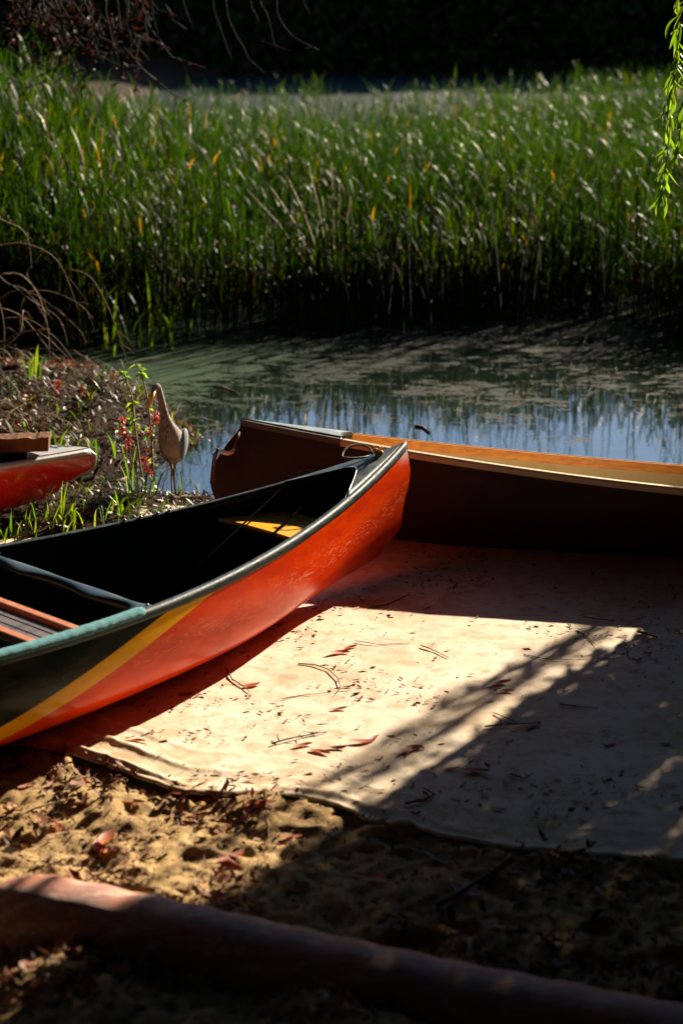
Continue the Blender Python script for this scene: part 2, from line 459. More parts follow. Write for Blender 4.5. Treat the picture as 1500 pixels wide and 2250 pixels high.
# red paint with a dark green middle and a yellow slanted band (painted livery)
def livery(name):
    m, nt, out = new_mat(name); N = NT(nt)
    oc = N.objc(); s = N.sep(oc)
    big = N.noise(N.mapping(oc, (1, 1, 3)), 5, 6, .65); fine = N.noise(N.mapping(oc, (3, 3, 12)), 12, 5, .75); spk = N.noise(oc, 140, 3, .6)
    red = N.mix(N.maprange(big, .35, .7), (.80, .062, .007), (.62, .032, .006))
    # scuffed, sun-bleached band where the hull rubs
    zc = N.math('ADD', s[2], N.math('MULTIPLY', s[0], .018))
    band = N.math('MULTIPLY', N.maprange(zc, .17, .25), N.maprange(zc, .33, .25))
    sc = N.math('MULTIPLY', band, N.maprange(fine, .50, .66))
    red = N.mix(N.math('MULTIPLY', sc, .55), red, (.78, .34, .24))
    red = N.mix(N.math('MULTIPLY', N.maprange(spk, .66, .72), .5), red, (.7, .3, .2))
    top = N.math('MULTIPLY', N.maprange(s[2], .33, .42), N.maprange(fine, .42, .62))
    red = N.mix(N.math('MULTIPLY', top, .3), red, (.36, .05, .03))
    grn = N.mix(N.maprange(big, .4, .7), (.014, .030, .020), (.030, .040, .024))
    # slanted coordinate: distance from the band line in (x, z)
    q = N.math('ADD', N.math('ABSOLUTE', s[0]), N.math('MULTIPLY', s[2], -2.05))   # |x| - k z
    yel = N.mix(N.maprange(fine, .4, .7), (.72, .40, .012), (.60, .30, .01))
    B0_ = YB
    k1 = N.maprange(q, B0_, B0_ + .004, smooth=False); k2 = N.maprange(q, B0_ + .165, B0_ + .169, smooth=False)
    c = N.mix(k1, grn, yel); c = N.mix(k2, c, red)
    rg = N.math('ADD', N.maprange(big, .3, .7, .20, .34), N.math('MULTIPLY', sc, .3))
    N.l(N.bsdf(c, rg, .5, N.bump(fine, .08, .003), **{'Coat Weight': .25, 'Coat Roughness': .15}), out.inputs[0])
    return m

def hull_fn(L, W, p, z0, zt, q, keel, stem, n_mid=3.2, n_end=1.35, flare=.10, tb=0):
    """surface point (u from the bow tip, side -1..1 via t) of a canoe hull; full length 2L, symmetric ends"""
    def gun(S):                                     # S 0..1 bow..middle
        w = W * (1 - (1 - S) ** p); z = z0 + (zt - z0) * (1 - S) ** q
        return w, z
    def pt(Uf, t, side, inset=0.0):
        """Uf 0..2, t 0 keel .. 1 gunwale"""
        S = Uf if Uf <= 1 else 2 - Uf
        w, zs = gun(S); kz = keel(S)
        w = max(w - inset, .0006)
        n = n_end + (n_mid - n_end) * sst(S * 2.0)
        ph = t * math.pi / 2
        y = w * math.sin(ph) ** (2 / n); h = 1 - math.cos(ph) ** (2 / n)
        y *= (1 - flare) + flare * h
        if tb: y *= 1 + tb * (1 - h) * sst(h * 3.0) * (.35 + .65 * sst(S * 2.2))
        z = kz + inset + (zs - kz - inset) * h
        dx = stem(h) * math.exp(-S * 16)
        xx = -Uf * L
        xx += dx if Uf <= 1 else -dx
        return (xx, side * y, z)
    return gun, pt
def sst(t):
    t = max(0, min(1, t)); return t * t * (3 - 2 * t)

def hull_mesh(name, pt, gun, mats, parent, L, thick=.012, nu=110, nt_=22, inner=True, crease=0):
    """outer skin material 0, inner skin 1"""
    ms = MB()
    Us = [2 * (0.5 - 0.5 * math.cos(math.pi * i / nu)) for i in range(nu + 1)]
    ts = [i / nt_ for i in range(nt_ + 1)]
    def skin(inset, mi, flip, lo=0):
        rows = []
        V = []; Fc = []
        for U in Us:
            for side, seq in ((-1, ts[::-1]), (1, ts[1:])):
                for t in seq:
                    x, y, z = pt(U, t, side, inset)
                    if crease and inset == 0:
                        h = (z - pt(U, 0, 1)[2]) / max(1e-5, pt(U, 1, 1)[2] - pt(U, 0, 1)[2])
                        if h > .86: y += side * crease * min(1, (h - .86) * 40) * min(1, abs(y) * 10)
                    V.append((x, y, z))
        m = 2 * nt_ + 1
        for i in range(nu):
            for j in range(m - 1):
                a = i * m + j
                f = (a, a + m, a + m + 1, a + 1)
                Fc.append(f if not flip else f[::-1])
        ms.add(V, Fc, mi)
    skin(0, 0, False)
    if inner: skin(thick, 1, True)
    return ms.build(name, mats, parent)

def rail(name, mat, parent, gun, L, side, U0, U1, prof, n=70, skip=None, dz=0, smooth=True, matidx=None):
    """a moulding swept along a gunwale; prof = list of (dy outward, dz)"""
    V = []; Fc = []; k = len(prof)
    for i in range(n + 1):
        U = U0 + (U1 - U0) * i / n; S = U if U <= 1 else 2 - U
        w, z = gun(S)
        for (a, b) in prof:
            y = max(0.0, w + a) if w + a > 0 else 0.0008
            V.append((-U * L, side * y, z + b + dz))
    for i in range(n):
        for j in range(k):
            f = (i * k + j, i * k + (j + 1) % k, (i + 1) * k + (j + 1) % k, (i + 1) * k + j)
            Fc.append(f if side > 0 else f[::-1])
    Fc.append(tuple(range(k))); Fc.append(tuple(n * k + j for j in range(k))[::-1])
    return mesh_obj(name, V, Fc, mat, parent, smooth=smooth)
def round_prof(w, h, cx=0, cz=0, n=8):
    return [(cx + w * math.cos(2 * math.pi * i / n), cz + h * math.sin(2 * math.pi * i / n)) for i in range(n)]

# ---- red, green and yellow canoe
RL = 2.2748; YB = None
R_T = (.222, 6.715); R_HD, R_HEEL, R_PITCH = .814, .0139, -.0428
root = empty('red_canoe', (R_T[0], R_T[1], 0), (0, 0, 0))
root.matrix_world = Matrix.Translation((R_T[0], R_T[1], 0)) @ Matrix.Rotation(R_HD, 4, 'Z') @ Matrix.Rotation(math.atan(-R_PITCH), 4, 'Y') @ Matrix.Rotation(R_HEEL, 4, 'X')
tag(root, 'red canoe with dark green middle and slanted yellow band, lying on the beige cloth', 'canoe', 'canoes drawn up on the shore')
def keelR(S):
    return -.0428 * S * RL + .115 * max(0, 1 - S / .62) ** 2.0 + .006
def stemR(h):
    return .038 * math.exp(-((h - .70) / .24) ** 2) - .10 * (1 - sst(h / .25)) ** 1.3
gunR, ptR = hull_fn(RL, .50, 1.6712, .2785, .5254, 2.698, keelR, stemR, 3.0, 1.6, .0, .15)
YB = -2.18   # placed below through object-space x: bow at 0, stern at -4.55
def livery2():
    m, nt, out = new_mat('red_green_yellow_hull_paint'); N = NT(nt)
    oc = N.objc(); s = N.sep(oc)
    big = N.noise(N.mapping(oc, (1, 1, 3)), 5, 6, .65); fine = N.noise(N.mapping(oc, (1.6, 1.6, 7)), 10, 8, .82, .6); spk = N.noise(oc, 150, 3, .6)
    fine2 = N.noise(N.mapping(oc, (14, 14, 3)), 6, 5, .7)
    red = N.mix(N.maprange(big, .35, .7), (.80, .056, .001), (.62, .027, .001))
    xc = N.math('ADD', s[0], RL)                                  # 0 amidships
    ax = N.math('ABSOLUTE', xc)
    zl = N.math('SUBTRACT', s[2], N.math('MULTIPLY', N.math('POWER', N.math('MULTIPLY', ax, 1 / RL), 3.0), .16))
    band = N.math('MULTIPLY', N.maprange(zl, .10, .16), N.maprange(zl, .25, .17))
    sc = N.math('MULTIPLY', band, N.maprange(fine, .50, .66))
    red = N.mix(N.math('MULTIPLY', sc, .75), red, (.82, .30, .15))
    sc2 = N.math('MULTIPLY', N.maprange(fine2, .56, .70), N.maprange(zl, .14, .26))
    red = N.mix(N.math('MULTIPLY', sc2, .30), red, (.78, .20, .05))
    red = N.mix(N.math('MULTIPLY', N.maprange(spk, .66, .74), .5), red, (.8, .25, .08))
    tipw = N.maprange(s[0], -.10, -.02)
    red = N.mix(N.math('MULTIPLY', N.math('MULTIPLY', tipw, N.maprange(s[2], .44, .50)), .8), red, (.6, .5, .46))
    grn = N.mix(N.maprange(big, .4, .7), (.006, .013, .009), (.014, .019, .010))
    grn = N.mix(N.math('MULTIPLY', N.maprange(fine, .6, .72), .2), grn, (.06, .07, .05))
    q = N.math('SUBTRACT', ax, N.math('MULTIPLY', s[2], 3.6))
    yel = N.mix(N.maprange(fine, .4, .7), (.86, .43, .001), (.74, .33, .001))
    k1 = N.maprange(q, -.275, -.268, smooth=False); k2 = N.maprange(q, -.078, -.070, smooth=False)
    c = N.mix(k1, grn, yel); c = N.mix(k2, c, red)
    rg = N.math('ADD', N.maprange(big, .3, .7, .16, .27), N.math('MULTIPLY', sc, .35))
    N.l(N.bsdf(c, rg, .20, N.bump(fine, .1, .003)), out.inputs[0])
    return m
YA = .18
M_livery = livery2()
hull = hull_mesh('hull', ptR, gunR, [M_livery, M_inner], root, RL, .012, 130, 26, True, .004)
hull['label'] = 'red outside with dark green middle and yellow band, dark green inside'
gprof = [(.004, -.026), (.008, -.012), (.008, .0), (.004, .009), (-.006, .012), (-.017, .010), (-.022, .003), (-.022, -.020), (-.012, -.022)]
for sd_ in (-1, 1):
    rail('gunwale', M_gunwale, root, gunR, RL, sd_, .0, 2.0, gprof, 150)
# deck plates
def deck(S1, mat, name='deck', crown=.012, gun=gunR, L=RL, parent=root, cut=.10, lip=.02, ends=(0,)):
    obs = []
    for en in ends:
        V = []; Fc = []; nu, nv = 26, 13
        for i in range(nu + 1):
            for j in range(nv):
                v = -1 + 2 * j / (nv - 1)
                smax = S1 - cut * (1 - v * v)
                S = smax * i / nu
                w, z = gun(S)
                w = max(w - .010, .0005)
                x = -S * L if en == 0 else -(2 - S) * L
                V.append((x, v * w, z + .0125 + crown * (1 - v * v) * min(1, w * 12)))
        for i in range(nu):
            for j in range(nv - 1):
                a = i * nv + j; f = (a, a + nv, a + nv + 1, a + 1)
                Fc.append(f[::-1] if en == 0 else f)
        # rolled lip
        base = len(V)
        for j in range(nv):
            x, y, z = V[nu * nv + j]; V.append((x + (.004 if en == 0 else -.004), y, z - lip))
        for j in range(nv - 1):
            a = nu * nv + j; b = base + j; Fc.append((a, b, b + 1, a + 1))
        o = mesh_obj(name, V, Fc, mat, parent); sl = o.modifiers.new('t', 'SOLIDIFY'); sl.thickness = .004
        obs.append(o)
    return obs
deck(.215, M_gunwale, cut=.09, ends=(0, 1))

def cross(parent, gun, L, U, z_off, prof_r, mat, name, flat=.6, n=24, bow=.0, wfun=None, side_in=.02, rf=None):
    S = U if U <= 1 else 2 - U; w, z = gun(S)
    V = []; Fc = []; k = 10
    for i in range(n + 1):
        v = -1 + 2 * i / n; y = v * (w - side_in)
        wx, hz = (wfun(v) if wfun else (prof_r, prof_r * flat))
        x = -U * L + bow * (1 - v * v)
        for j in range(k):
            a = 2 * math.pi * j / k
            V.append((x + wx * math.cos(a), y, z + z_off + hz * math.sin(a)))
    for i in range(n):
        for j in range(k):
            Fc.append((i * k + j, (i + 1) * k + j, (i + 1) * k + (j + 1) % k, i * k + (j + 1) % k))
    Fc.append(tuple(range(k))); Fc.append(tuple(n * k + j for j in range(k))[::-1])
    return mesh_obj(name, V, Fc, mat, parent)
# carved portage yoke: wide scooped shoulders, flared feet
def yoke_w(v):
    a = abs(v)
    wx = .024 + .016 * math.exp(-((a - .42) / .22) ** 2) + .075 * max(0, (a - .80) / .20) ** 2.2
    hz = .017 - .006 * math.exp(-((a - .42) / .2) ** 2) - .006 * max(0, (a - .85) / .15)
    return wx, hz
M_yoke = worn('dark_green_yoke', (.006, .022, .030), (.016, .040, .048), 10, .4, .5, .4, .05)
cross(root, gunR, RL, 1.64 / RL, -.008, .03, M_yoke, 'yoke', wfun=yoke_w, side_in=.02, n=44)
# screws on the yoke foot and rivets on the far gunwale
for U, side, offs in ((1.62, -1, .032), (1.665, -1, .032), (1.62, 1, .032), (1.665, 1, .032)):
    S = U / RL; w, z = gunR(S)
    b = MB(); b.blob((-U, side * (w - offs - .008), z + .006), (.006, .006, .003), 8, 4); b.build('screw', M_steel, root)
for U in (.93, .975, 1.04, 1.10):
    S = U / RL; w, z = gunR(S)
    b = MB(); b.blob((-U, (w - .006), z + .014), (.008, .007, .004), 8, 4); b.build('rivet', M_steel, root)
# bow seat (ply) hung between the gunwales, on hangers
def seat_plate(U0, U1, dz, mat, name, gun=gunR, L=RL, parent=root, th=.014):
    V = []; n = 6
    for zz in (0, -th):
        for U in (U0, U1):
            S = U / L; w, z = gun(S)
            for i in range(n + 1):
                v = -1 + 2 * i / n
                V.append((-U - .012 * (1 - v * v) * (1 if U == U0 else -1), v * (w - .028), zseat + zz))
    m = n + 1; Fc = []
    for i in range(n):
        Fc.append((i, i + 1, m + i + 1, m + i)); Fc.append((2 * m + i, 3 * m + i, 3 * m + i + 1, 2 * m + i + 1))
        Fc.append((i, 2 * m + i, 2 * m + i + 1, i + 1)); Fc.append((m + i, m + i + 1, 3 * m + i + 1, 3 * m + i))
    Fc.append((0, m, 3 * m, 2 * m)); Fc.append((n, 2 * m + n, 3 * m + n, m + n))
    o = mesh_obj(name, V, Fc, mat, parent, smooth=False); bevel(o, .004, 2); return o
zseat = .312
seat = seat_plate(.47, .76, 0, M_seatwood, 'seat')
seat['label'] = 'orange varnished plywood bow seat'
for U in (.50, .73):
    for side in (-1, 1):
        S = U / RL; w, z = gunR(S); b = MB(); b.tube([(-U, side * (w - .045), zseat), (-U, side * (w - .032), z - .015)], .005, 6); b.build('hanger', M_inner, root)
# slatted seat behind the yoke
zs2 = .185
for U in (1.855, 2.03):
    w, z = gunR(min(U / RL, 2 - U / RL)); b = MB(); b.box((-U, 0, .243), (.036, 2 * (w - .03), .026)); o = b.build('seat_rail', M_redwood, root, False); bevel(o, .005)
for k in range(3):
    U = 1.898 + .045 * k; b = MB(); b.box((-U, 0, .236), (.039, .86, .010)); o = b.build('slat', M_slat, root, False); bevel(o, .002)
# teal felt sleeve on the near gunwale, from the yoke backwards
V = []; Fc = []
n = 90; k = 8
for i in range(n + 1):
    U = (1.665 + .9 * i / n) / RL; S = U if U <= 1 else 2 - U; w, z = gunR(S)
    j_ = .0015 * random.random(); e_ = min(1, i / 3 + .5)
    for j in range(k):
        a = 2 * math.pi * j / k
        V.append((-U * RL, -(w - .011 + (.023 + j_) * e_ * math.cos(a)), z + .005 + (.016 + j_) * e_ * math.sin(a)))
for i in range(n):
    for j in range(k):
        Fc.append((i * k + j, i * k + (j + 1) % k, (i + 1) * k + (j + 1) % k, (i + 1) * k + j))
mesh_obj('felt_sleeve', V, Fc, M_teal, root)
# rope knot through the bow deck, with its loop
w, zd = gunR(.05)
kx, ky = -.155, .0
zk = gunR(.155 / RL)[1] + .022
b = MB()
for i in range(5):
    a = i * 1.3; b.blob((kx + .009 * math.cos(a), ky + .009 * math.sin(a), zk + .004 + .006 * (i % 3)), (.013, .011, .010), 8, 6, jit=.12)
for i in range(9):
    a = random.uniform(0, 6.28); b.tube([(kx, ky, zk + .008), (kx + .022 * math.cos(a), ky + .022 * math.sin(a), zk + .026 + .010 * random.random())], .0022, 4)
b.build('rope_knot', worn('frayed_yellow_rope', (.62, .36, .12), (.75, .55, .30), 90, .9, .1, .5, 1), root)
b = MB(); pts = []
for i in range(25):
    a = math.pi * 1.75 * i / 24 - .5
    pts.append((kx - .075 + .070 * math.cos(a), ky + .035 + .040 * math.sin(a), zk + .002 + .030 * math.sin(min(math.pi, a + .5) / 1.0) * (1 if a < 2.7 else .1)))
b.tube(pts, .0042, 6); b.build('rope_loop', worn('grey_green_cord', (.10, .12, .11), (.22, .22, .18), 120, .8, .2, .5, 1), root)

# thin dark cord slung from the deck corner over the hull: a thing of its own
Rm = root.matrix_world.copy()
def rw(u, v, z): return Rm @ Vector((u, v, z))
zf = gunR(.45 / RL)
cp = [at_y(368, 1307, 5.32), at_y(520, 1165, 6.02), at_y(662, 1033, 6.66), at_y(672, 1027, 6.69), at_y(690, 1026, 6.69), at_y(728, 1031, 6.70), at_y(741, 1034, 6.70), at_y(742, 1040, 6.68), at_y(640, 1135, 6.25), at_y(524, 1244, 5.74)]
b = MB(); b.tube([(p[0] - cp[0][0], p[1] - cp[0][1], p[2] - cp[0][2]) for p in cp], .0036, 6)
cord = b.build('tie_down_cord', M_cord, None, loc=cp[0]); tag(cord, 'thin dark braided cord slung across the open bow of the red canoe', 'cord')

# ---- brown canoe
BL = 2.0522
rootB = empty('brown_canoe')
B_T = (-.4437, 7.4451); B_HD, B_HEEL, B_PITCH = 2.9601, .1123, .0364
rootB.matrix_world = Matrix.Translation((B_T[0], B_T[1], 0)) @ Matrix.Rotation(B_HD, 4, 'Z') @ Matrix.Rotation(math.atan(-B_PITCH), 4, 'Y') @ Matrix.Rotation(B_HEEL, 4, 'X')
tag(rootB, 'dark maroon canoe with honey coloured wooden gunwales, across the red bow beside the water', 'canoe', 'canoes drawn up on the shore')
def keelB(S): return .0364 * S * BL + .07 * max(0, 1 - S / .45) ** 2.2 - .045 * (1 - S) - .01
def stemB(h): return .125 * math.exp(-((h - .42) / .40) ** 2) * (1 - sst((h - .78) / .22) * .85) - .10 * (1 - sst(h / .20))
gunB, ptB = hull_fn(BL, .3891, 1.482, .3619, .4561, 1.896, keelB, stemB, 3.0, 1.5, .06)
M_maroon = worn('dark_maroon_hull', (.020, .007, .007), (.040, .015, .017), 7, .5, .14, .5, .12, (1, 1, 3), 90)
M_cream = worn('cream_interior', (.50, .42, .27), (.38, .30, .18), 6, .6, .3, .5, .1)
hb = hull_mesh('hull', ptB, gunB, [M_maroon, M_cream], rootB, BL, .010, 120, 24, True, 0)
M_ash, nt, out = new_mat('knotty_varnished_wood'); N = NT(nt)
oc = N.objc(); g = N.noise(N.mapping(oc, (2.5, 30, 30)), 3, 5, .6); vv_ = N.n('ShaderNodeTexVoronoi'); N.l(N.mapping(oc, (4.2, 14, 14)), vv_.inputs['Vector']); vv_.inputs['Scale'].default_value = 1.0
kn = N.maprange(vv_.outputs['Distance'], .06, .15, 1, 0)
c = N.mix(N.maprange(g, .35, .7), (.72, .29, .035), (.50, .16, .022)); c = N.mix(kn, c, (.10, .025, .01))
N.l(N.bsdf(c, .35, .5, N.bump(g, .1, .002)), out.inputs[0])
M_pale = worn('pale_weathered_wood', (.55, .42, .26), (.40, .27, .15), 8, .55, .4, .5, .2, (2, 10, 10))
M_plate = worn('grey_teal_deck_plate', (.12, .15, .16), (.24, .28, .29), 10, .45, .5, .6, .15)
S_d = .222
inprof = [(-.010, .004), (-.026, .004), (-.026, -.034), (-.010, -.034)]
outprof = [(.014, -.024), (.016, -.004), (.012, .005), (-.010, .008), (-.010, -.024)]
for side in (-1, 1):
    r = rail('inwale', M_ash, rootB, gunB, BL, side, S_d, 2 - S_d, inprof, 110, smooth=False); bevel(r, .003)
    if side == -1: r['label'] = 'orange knotty wood strip along the far side'
    r = rail('outwale', M_pale, rootB, gunB, BL, side, S_d * .98, 2 - S_d * .98, outprof, 110, smooth=False); bevel(r, .003)
    for s0, s1 in ((0.0, S_d), (2 - S_d, 2.0)):
        rail('deck_rim', M_plate if False else worn('dark_rim', (.05, .04, .04), (.12, .10, .09), 20, .5, .4, .5), rootB, gunB, BL, side, s0, s1, [(.010, -.018), (.010, .006), (-.012, .008), (-.012, -.018)], 24, smooth=False)
deck(S_d + .004, M_plate, crown=.006, gun=gunB, L=BL, parent=rootB, cut=.012, lip=.014, ends=(0, 1))
for U in (1.0, 1.5):
    cross(rootB, gunB, BL, U, -.022, .024, M_ash, 'thwart', .5, 16)
# grab handle: looped cord with a white grip at the stern
Binv = rootB.matrix_world.inverted()
def bl(px, py, Y): return Binv @ Vector(at_y(px, py, Y))
M_bcord = worn('brown_cord', (.10, .06, .045), (.20, .13, .095), 90, .85, .1, .5, 1)
b = MB(); b.tube([bl(526, 950, 7.40), bl(523, 962, 7.36), bl(517, 978, 7.35), bl(514, 988, 7.35)], .0042, 6); b.build('handle_cord', M_bcord, rootB); b = MB(); b.tube([bl(486, 992, 7.38), bl(479, 987, 7.42), bl(475, 985, 7.46)], .0042, 6)
b.build('handle_cord', M_bcord, rootB)
b = MB(); b.tube([bl(515, 987, 7.35), bl(511, 993, 7.34), bl(500, 996, 7.34), bl(488, 993, 7.36), bl(484, 991, 7.38)], [.006, .009, .0095, .009, .006], 8); b.build('handle_grip', M_white, rootB)
b = MB(); b.tube([bl(479, 986, 7.40), bl(470, 1000, 7.40), bl(466, 1030, 7.40), bl(463, 1062, 7.40)], .0045, 6); b.build('painter_rope', M_bcord, rootB); b = MB(); b.tube([bl(480, 986, 7.39), bl(474, 1005, 7.38), bl(471, 1035, 7.38), bl(469, 1058, 7.38)], .004, 6); b.build('painter_rope', M_bcord, rootB)

# ---- left red canoe
LL = 1.8
rootL = empty('red_canoe_tip')
rootL.name = 'small_red_canoe'
rootL.matrix_world = Matrix.Translation((-1.10, 7.74, .005)) @ Matrix.Rotation(math.radians(32), 4, 'Z') @ Matrix.Rotation(math.radians(3.0), 4, 'Y') @ Matrix.Rotation(math.radians(5), 4, 'X')
tag(rootL, 'glossy red canoe with a rounded end poking in beside the bank at the left', 'canoe', 'canoes drawn up on the shore')
def keelL(S): return .10 * max(0, 1 - S / .30) ** 1.6 + .02
def stemL(h): return -.16 * (1 - sst(h / .55)) ** 1.3 - .035 * sst((h - .82) / .18)
gunL, ptL = hull_fn(LL, .36, 1.9, .30, .27, 2.0, keelL, stemL, 2.6, 1.4, .12)
M_red2 = worn('glossy_red_gelcoat', (.50, .012, .006), (.33, .010, .006), 5, .2, .6, .5, .05, (1, 1, 2), 70, .5)
hull_mesh('hull', ptL, gunL, [M_red2, M_inner], rootL, LL, .010, 90, 22, True, 0)
M_trim = worn('grey_alloy_trim', (.30, .30, .30), (.18, .17, .17), 18, .4, .5, .5, .1)
for side in (-1, 1):
    rail('gunwale', M_trim, rootL, gunL, LL, side, 0.012, 1.988, [(.010, -.016), (.012, -.002), (.006, .008), (-.012, .008), (-.014, -.006)], 90)
b = MB(); b.tube([(ptL(0, t, 1)[0] + .004, 0, ptL(0, t, 1)[2]) for t in [i / 16 for i in range(17)]], .010, 8); b.build('stem_band', M_trim, rootL)
deck(.2, M_trim, crown=.006, gun=gunL, L=LL, parent=rootL, cut=.02, lip=.01, ends=(0, 1))

# torn block resting on that canoe
M_block = worn('orange_brown_wood', (.13, .052, .018), (.08, .03, .012), 22, .85, .15, .6, .9)
V = []; Fc = []; nx_, ny_ = 16, 5
Lb, Wb, Hb = .205, .10, .060
for zz in range(2):
    for j in range(ny_):
        for i in range(nx_):
            x = (i / (nx_ - 1) - .5) * Lb; y = (j / (ny_ - 1) - .5) * Wb
            z = 0 if zz == 0 else Hb + .0022 * (random.random() - .5) * 2 - (.004 if i in (10, 11) else 0)
            V.append((x * (1 + .06 * zz), y, z))
q = nx_ * ny_
for j in range(ny_ - 1):
    for i in range(nx_ - 1):
        a = j * nx_ + i; Fc.append((a, a + nx_, a + nx_ + 1, a + 1)); Fc.append((q + a, q + a + 1, q + a + nx_ + 1, q + a + nx_))
for i in range(nx_ - 1):
    a = i; Fc.append((a, a + 1, q + a + 1, q + a)); a = (ny_ - 1) * nx_ + i; Fc.append((a + 1, a, q + a, q + a + 1))
for j in range(ny_ - 1):
    a = j * nx_; Fc.append((a + nx_, a, q + a, q + a + nx_)); a = j * nx_ + nx_ - 1; Fc.append((a, a + nx_, q + a + nx_, q + a))
blk = mesh_obj('torn_block', V, Fc, M_block, None, smooth=False)
bp = at_y(55, 987, 7.50)
blk.location = bp; blk.rotation_euler = (.03, -.02, .06)
tag(blk, 'rough orange-brown block with a torn top edge, lying on the left red canoe', 'block')

# ------------------------------------------------------------ foreground log / pipe
M_log, nt, out = new_mat('weathered_red_pipe'); N = NT(nt)
P_ = N.geo(); s = N.sep(P_)
a = N.noise(P_, 6, 6, .65); b_ = N.noise(N.mapping(P_, (3, 14, 14)), 4, 5, .7); f = N.noise(P_, 90, 4, .7)
c = N.mix(N.maprange(a, .4, .65), (.60, .20, .09), (.36, .16, .12))
c = N.mix(N.maprange(b_, .52, .68, 0, .6), c, (.42, .26, .17))
sf = N.math('MULTIPLY', N.maprange(N.math('ADD', s[2], N.math('MULTIPLY', a, .16)), .215, .10), N.maprange(f, .38, .55))
crk = N.noise(N.mapping(P_, (2.2, 26, 26), (0, 0, .15)), 5, 6, .8)
c = N.mix(N.maprange(crk, .56, .64, 0, .8), c, (.08, .028, .016))
pl = N.noise(N.mapping(P_, (1, 2.5, 2.5)), 11, 7, .75)
c = N.mix(N.maprange(pl, .52, .60, 0, .75), c, (.60, .42, .32))
c = N.mix(sf, c, (.36, .25, .12))
N.l(N.bsdf(c, .65, .35, N.bump(N.math('ADD', f, N.math('MULTIPLY', crk, 1.5)), .7, .008)), out.inputs[0])
b = MB(); pts = []; rad = []
A_ = np.array(at(-14, 1988, .07)); Bv = np.array(at(1900, 2350, .07)); n = 60
for i in range(n + 1):
    t = i / n; p = A_ + (Bv - A_) * t
    pts.append((p[0], p[1], .032 - .035 * t + .004 * math.sin(t * 9))); e = min(1, (i + .2) / 3.0)
    rad.append((.125 - .012 * t) * (1 if i > 3 else (.55, .80, .93, .98)[i]) * (1 + .02 * math.sin(i * 1.7)))
b.tube([(p[0] - A_[0], p[1] - A_[1], p[2]) for p in pts], rad, 28)
log = b.build('buried_pipe', M_log, None, loc=(A_[0], A_[1], 0)); tag(log, 'weathered reddish round pipe half buried in the sand in the foreground', 'pipe')

# ------------------------------------------------------------ heron
def skin_body(name, nodes, edges, mat, parent, sub=2):
    me = bpy.data.meshes.new(name); me.from_pydata([n_[0] for n_ in nodes], edges, []); me.materials.append(mat)
    o = bpy.data.objects.new(name, me); col.objects.link(o); o.parent = parent
    sk = o.modifiers.new('skin', 'SKIN'); sk.use_smooth_shade = True
    for v, n_ in zip(me.skin_vertices[0].data, nodes):
        v.radius = n_[1] if isinstance(n_[1], tuple) else (n_[1], n_[1]); v.use_root = False
    me.skin_vertices[0].data[0].use_root = True
    ss = o.modifiers.new('sub', 'SUBSURF'); ss.levels = sub; ss.render_levels = sub
    return o
hp = at(382, 1090, -.0)
M_heron, nt, out = new_mat('heron_plumage'); N = NT(nt)
oc = N.objc(); s = N.sep(oc)
fe = N.noise(N.mapping(oc, (60, 60, 18)), 3, 4, .6)
c = N.mix(N.maprange(fe, .35, .65), (.20, .18, .17), (.36, .325, .30))
c = N.mix(N.maprange(s[2], .27, .19), c, (.44, .35, .29))
wv_ = N.n('ShaderNodeTexVoronoi'); wv_.inputs['Scale'].default_value = 1; N.l(N.mapping(oc, (75, 60, 55)), wv_.inputs['Vector'])
spot = N.math('MULTIPLY', N.maprange(wv_.outputs['Distance'], .50, .30), N.maprange(N.math('ABSOLUTE', N.math('ADD', s[0], .028)), .020, .008))
spot = N.math('MULTIPLY', spot, N.math('MULTIPLY', N.maprange(s[2], .225, .26), N.maprange(s[2], .47, .44)))
spot = N.math('MULTIPLY', spot, N.maprange(s[1], .03, -.0))
c = N.mix(N.math('MULTIPLY', spot, .85), c, (.045, .04, .045))
crown = N.math('MULTIPLY', N.maprange(s[2], .482, .495), N.maprange(s[1], -.03, .0))
c = N.mix(N.maprange(N.noise(N.mapping(oc, (28, 28, 9)), 6, 5, .7), .5, .66, 0, .55), c, (.11, .10, .10))
N.l(N.bsdf(c, .85, .15, N.bump(fe, .9, .008)), out.inputs[0])
M_wing = worn('heron_wing_grey', (.115, .135, .155), (.20, .215, .225), 30, .75, .2, .5, .5, (1, 1, .3))
M_bill = worn('heron_bill', (.78, .40, .06), (.80, .52, .16), 30, .4, .4, .5)
M_leg = worn('heron_leg', (.16, .13, .11), (.24, .20, .16), 60, .7, .2, .5)
heron = empty('heron', hp, (0, 0, 0)); heron.scale = (.92, .92, 1.0); tag(heron, 'grey heron with long speckled neck and yellow bill standing at the water edge', 'heron')
nodes = [((-.002, .02, .235), (.062, .068)), ((.004, .035, .185), (.052, .055)), ((.012, .05, .145), (.028, .030)), ((-.012, -.002, .290), (.056, .058)),
         ((-.025, -.020, .335), (.036, .034)), ((-.034, -.022, .375), (.025, .024)), ((-.042, -.018, .42), (.0205, .0195)), ((-.050, -.010, .46), (.0175, .017)), ((-.060, -.002, .492), (.0165, .0165)),
         ((-.068, -.012, .512), (.0215, .0195)), ((-.078, -.034, .500), (.0165, .0140)), ((-.084, -.048, .487), (.009, .008)),
         ((.02, .12, .20), (.04, .035)), ((.03, .19, .165), (.018, .012))]
skin_body('body', nodes, [(0, 1), (1, 2), (0, 3), (3, 4), (4, 5), (5, 6), (6, 7), (7, 8), (8, 9), (9, 10), (10, 11), (0, 12), (12, 13)], M_heron, heron)
b = MB(); b.tube([(-.080, -.040, .492), (-.090, -.062, .462), (-.100, -.082, .432), (-.108, -.098, .402)], [.0125, .0105, .0070, .0018], 8); b.build('bill', M_bill, heron)
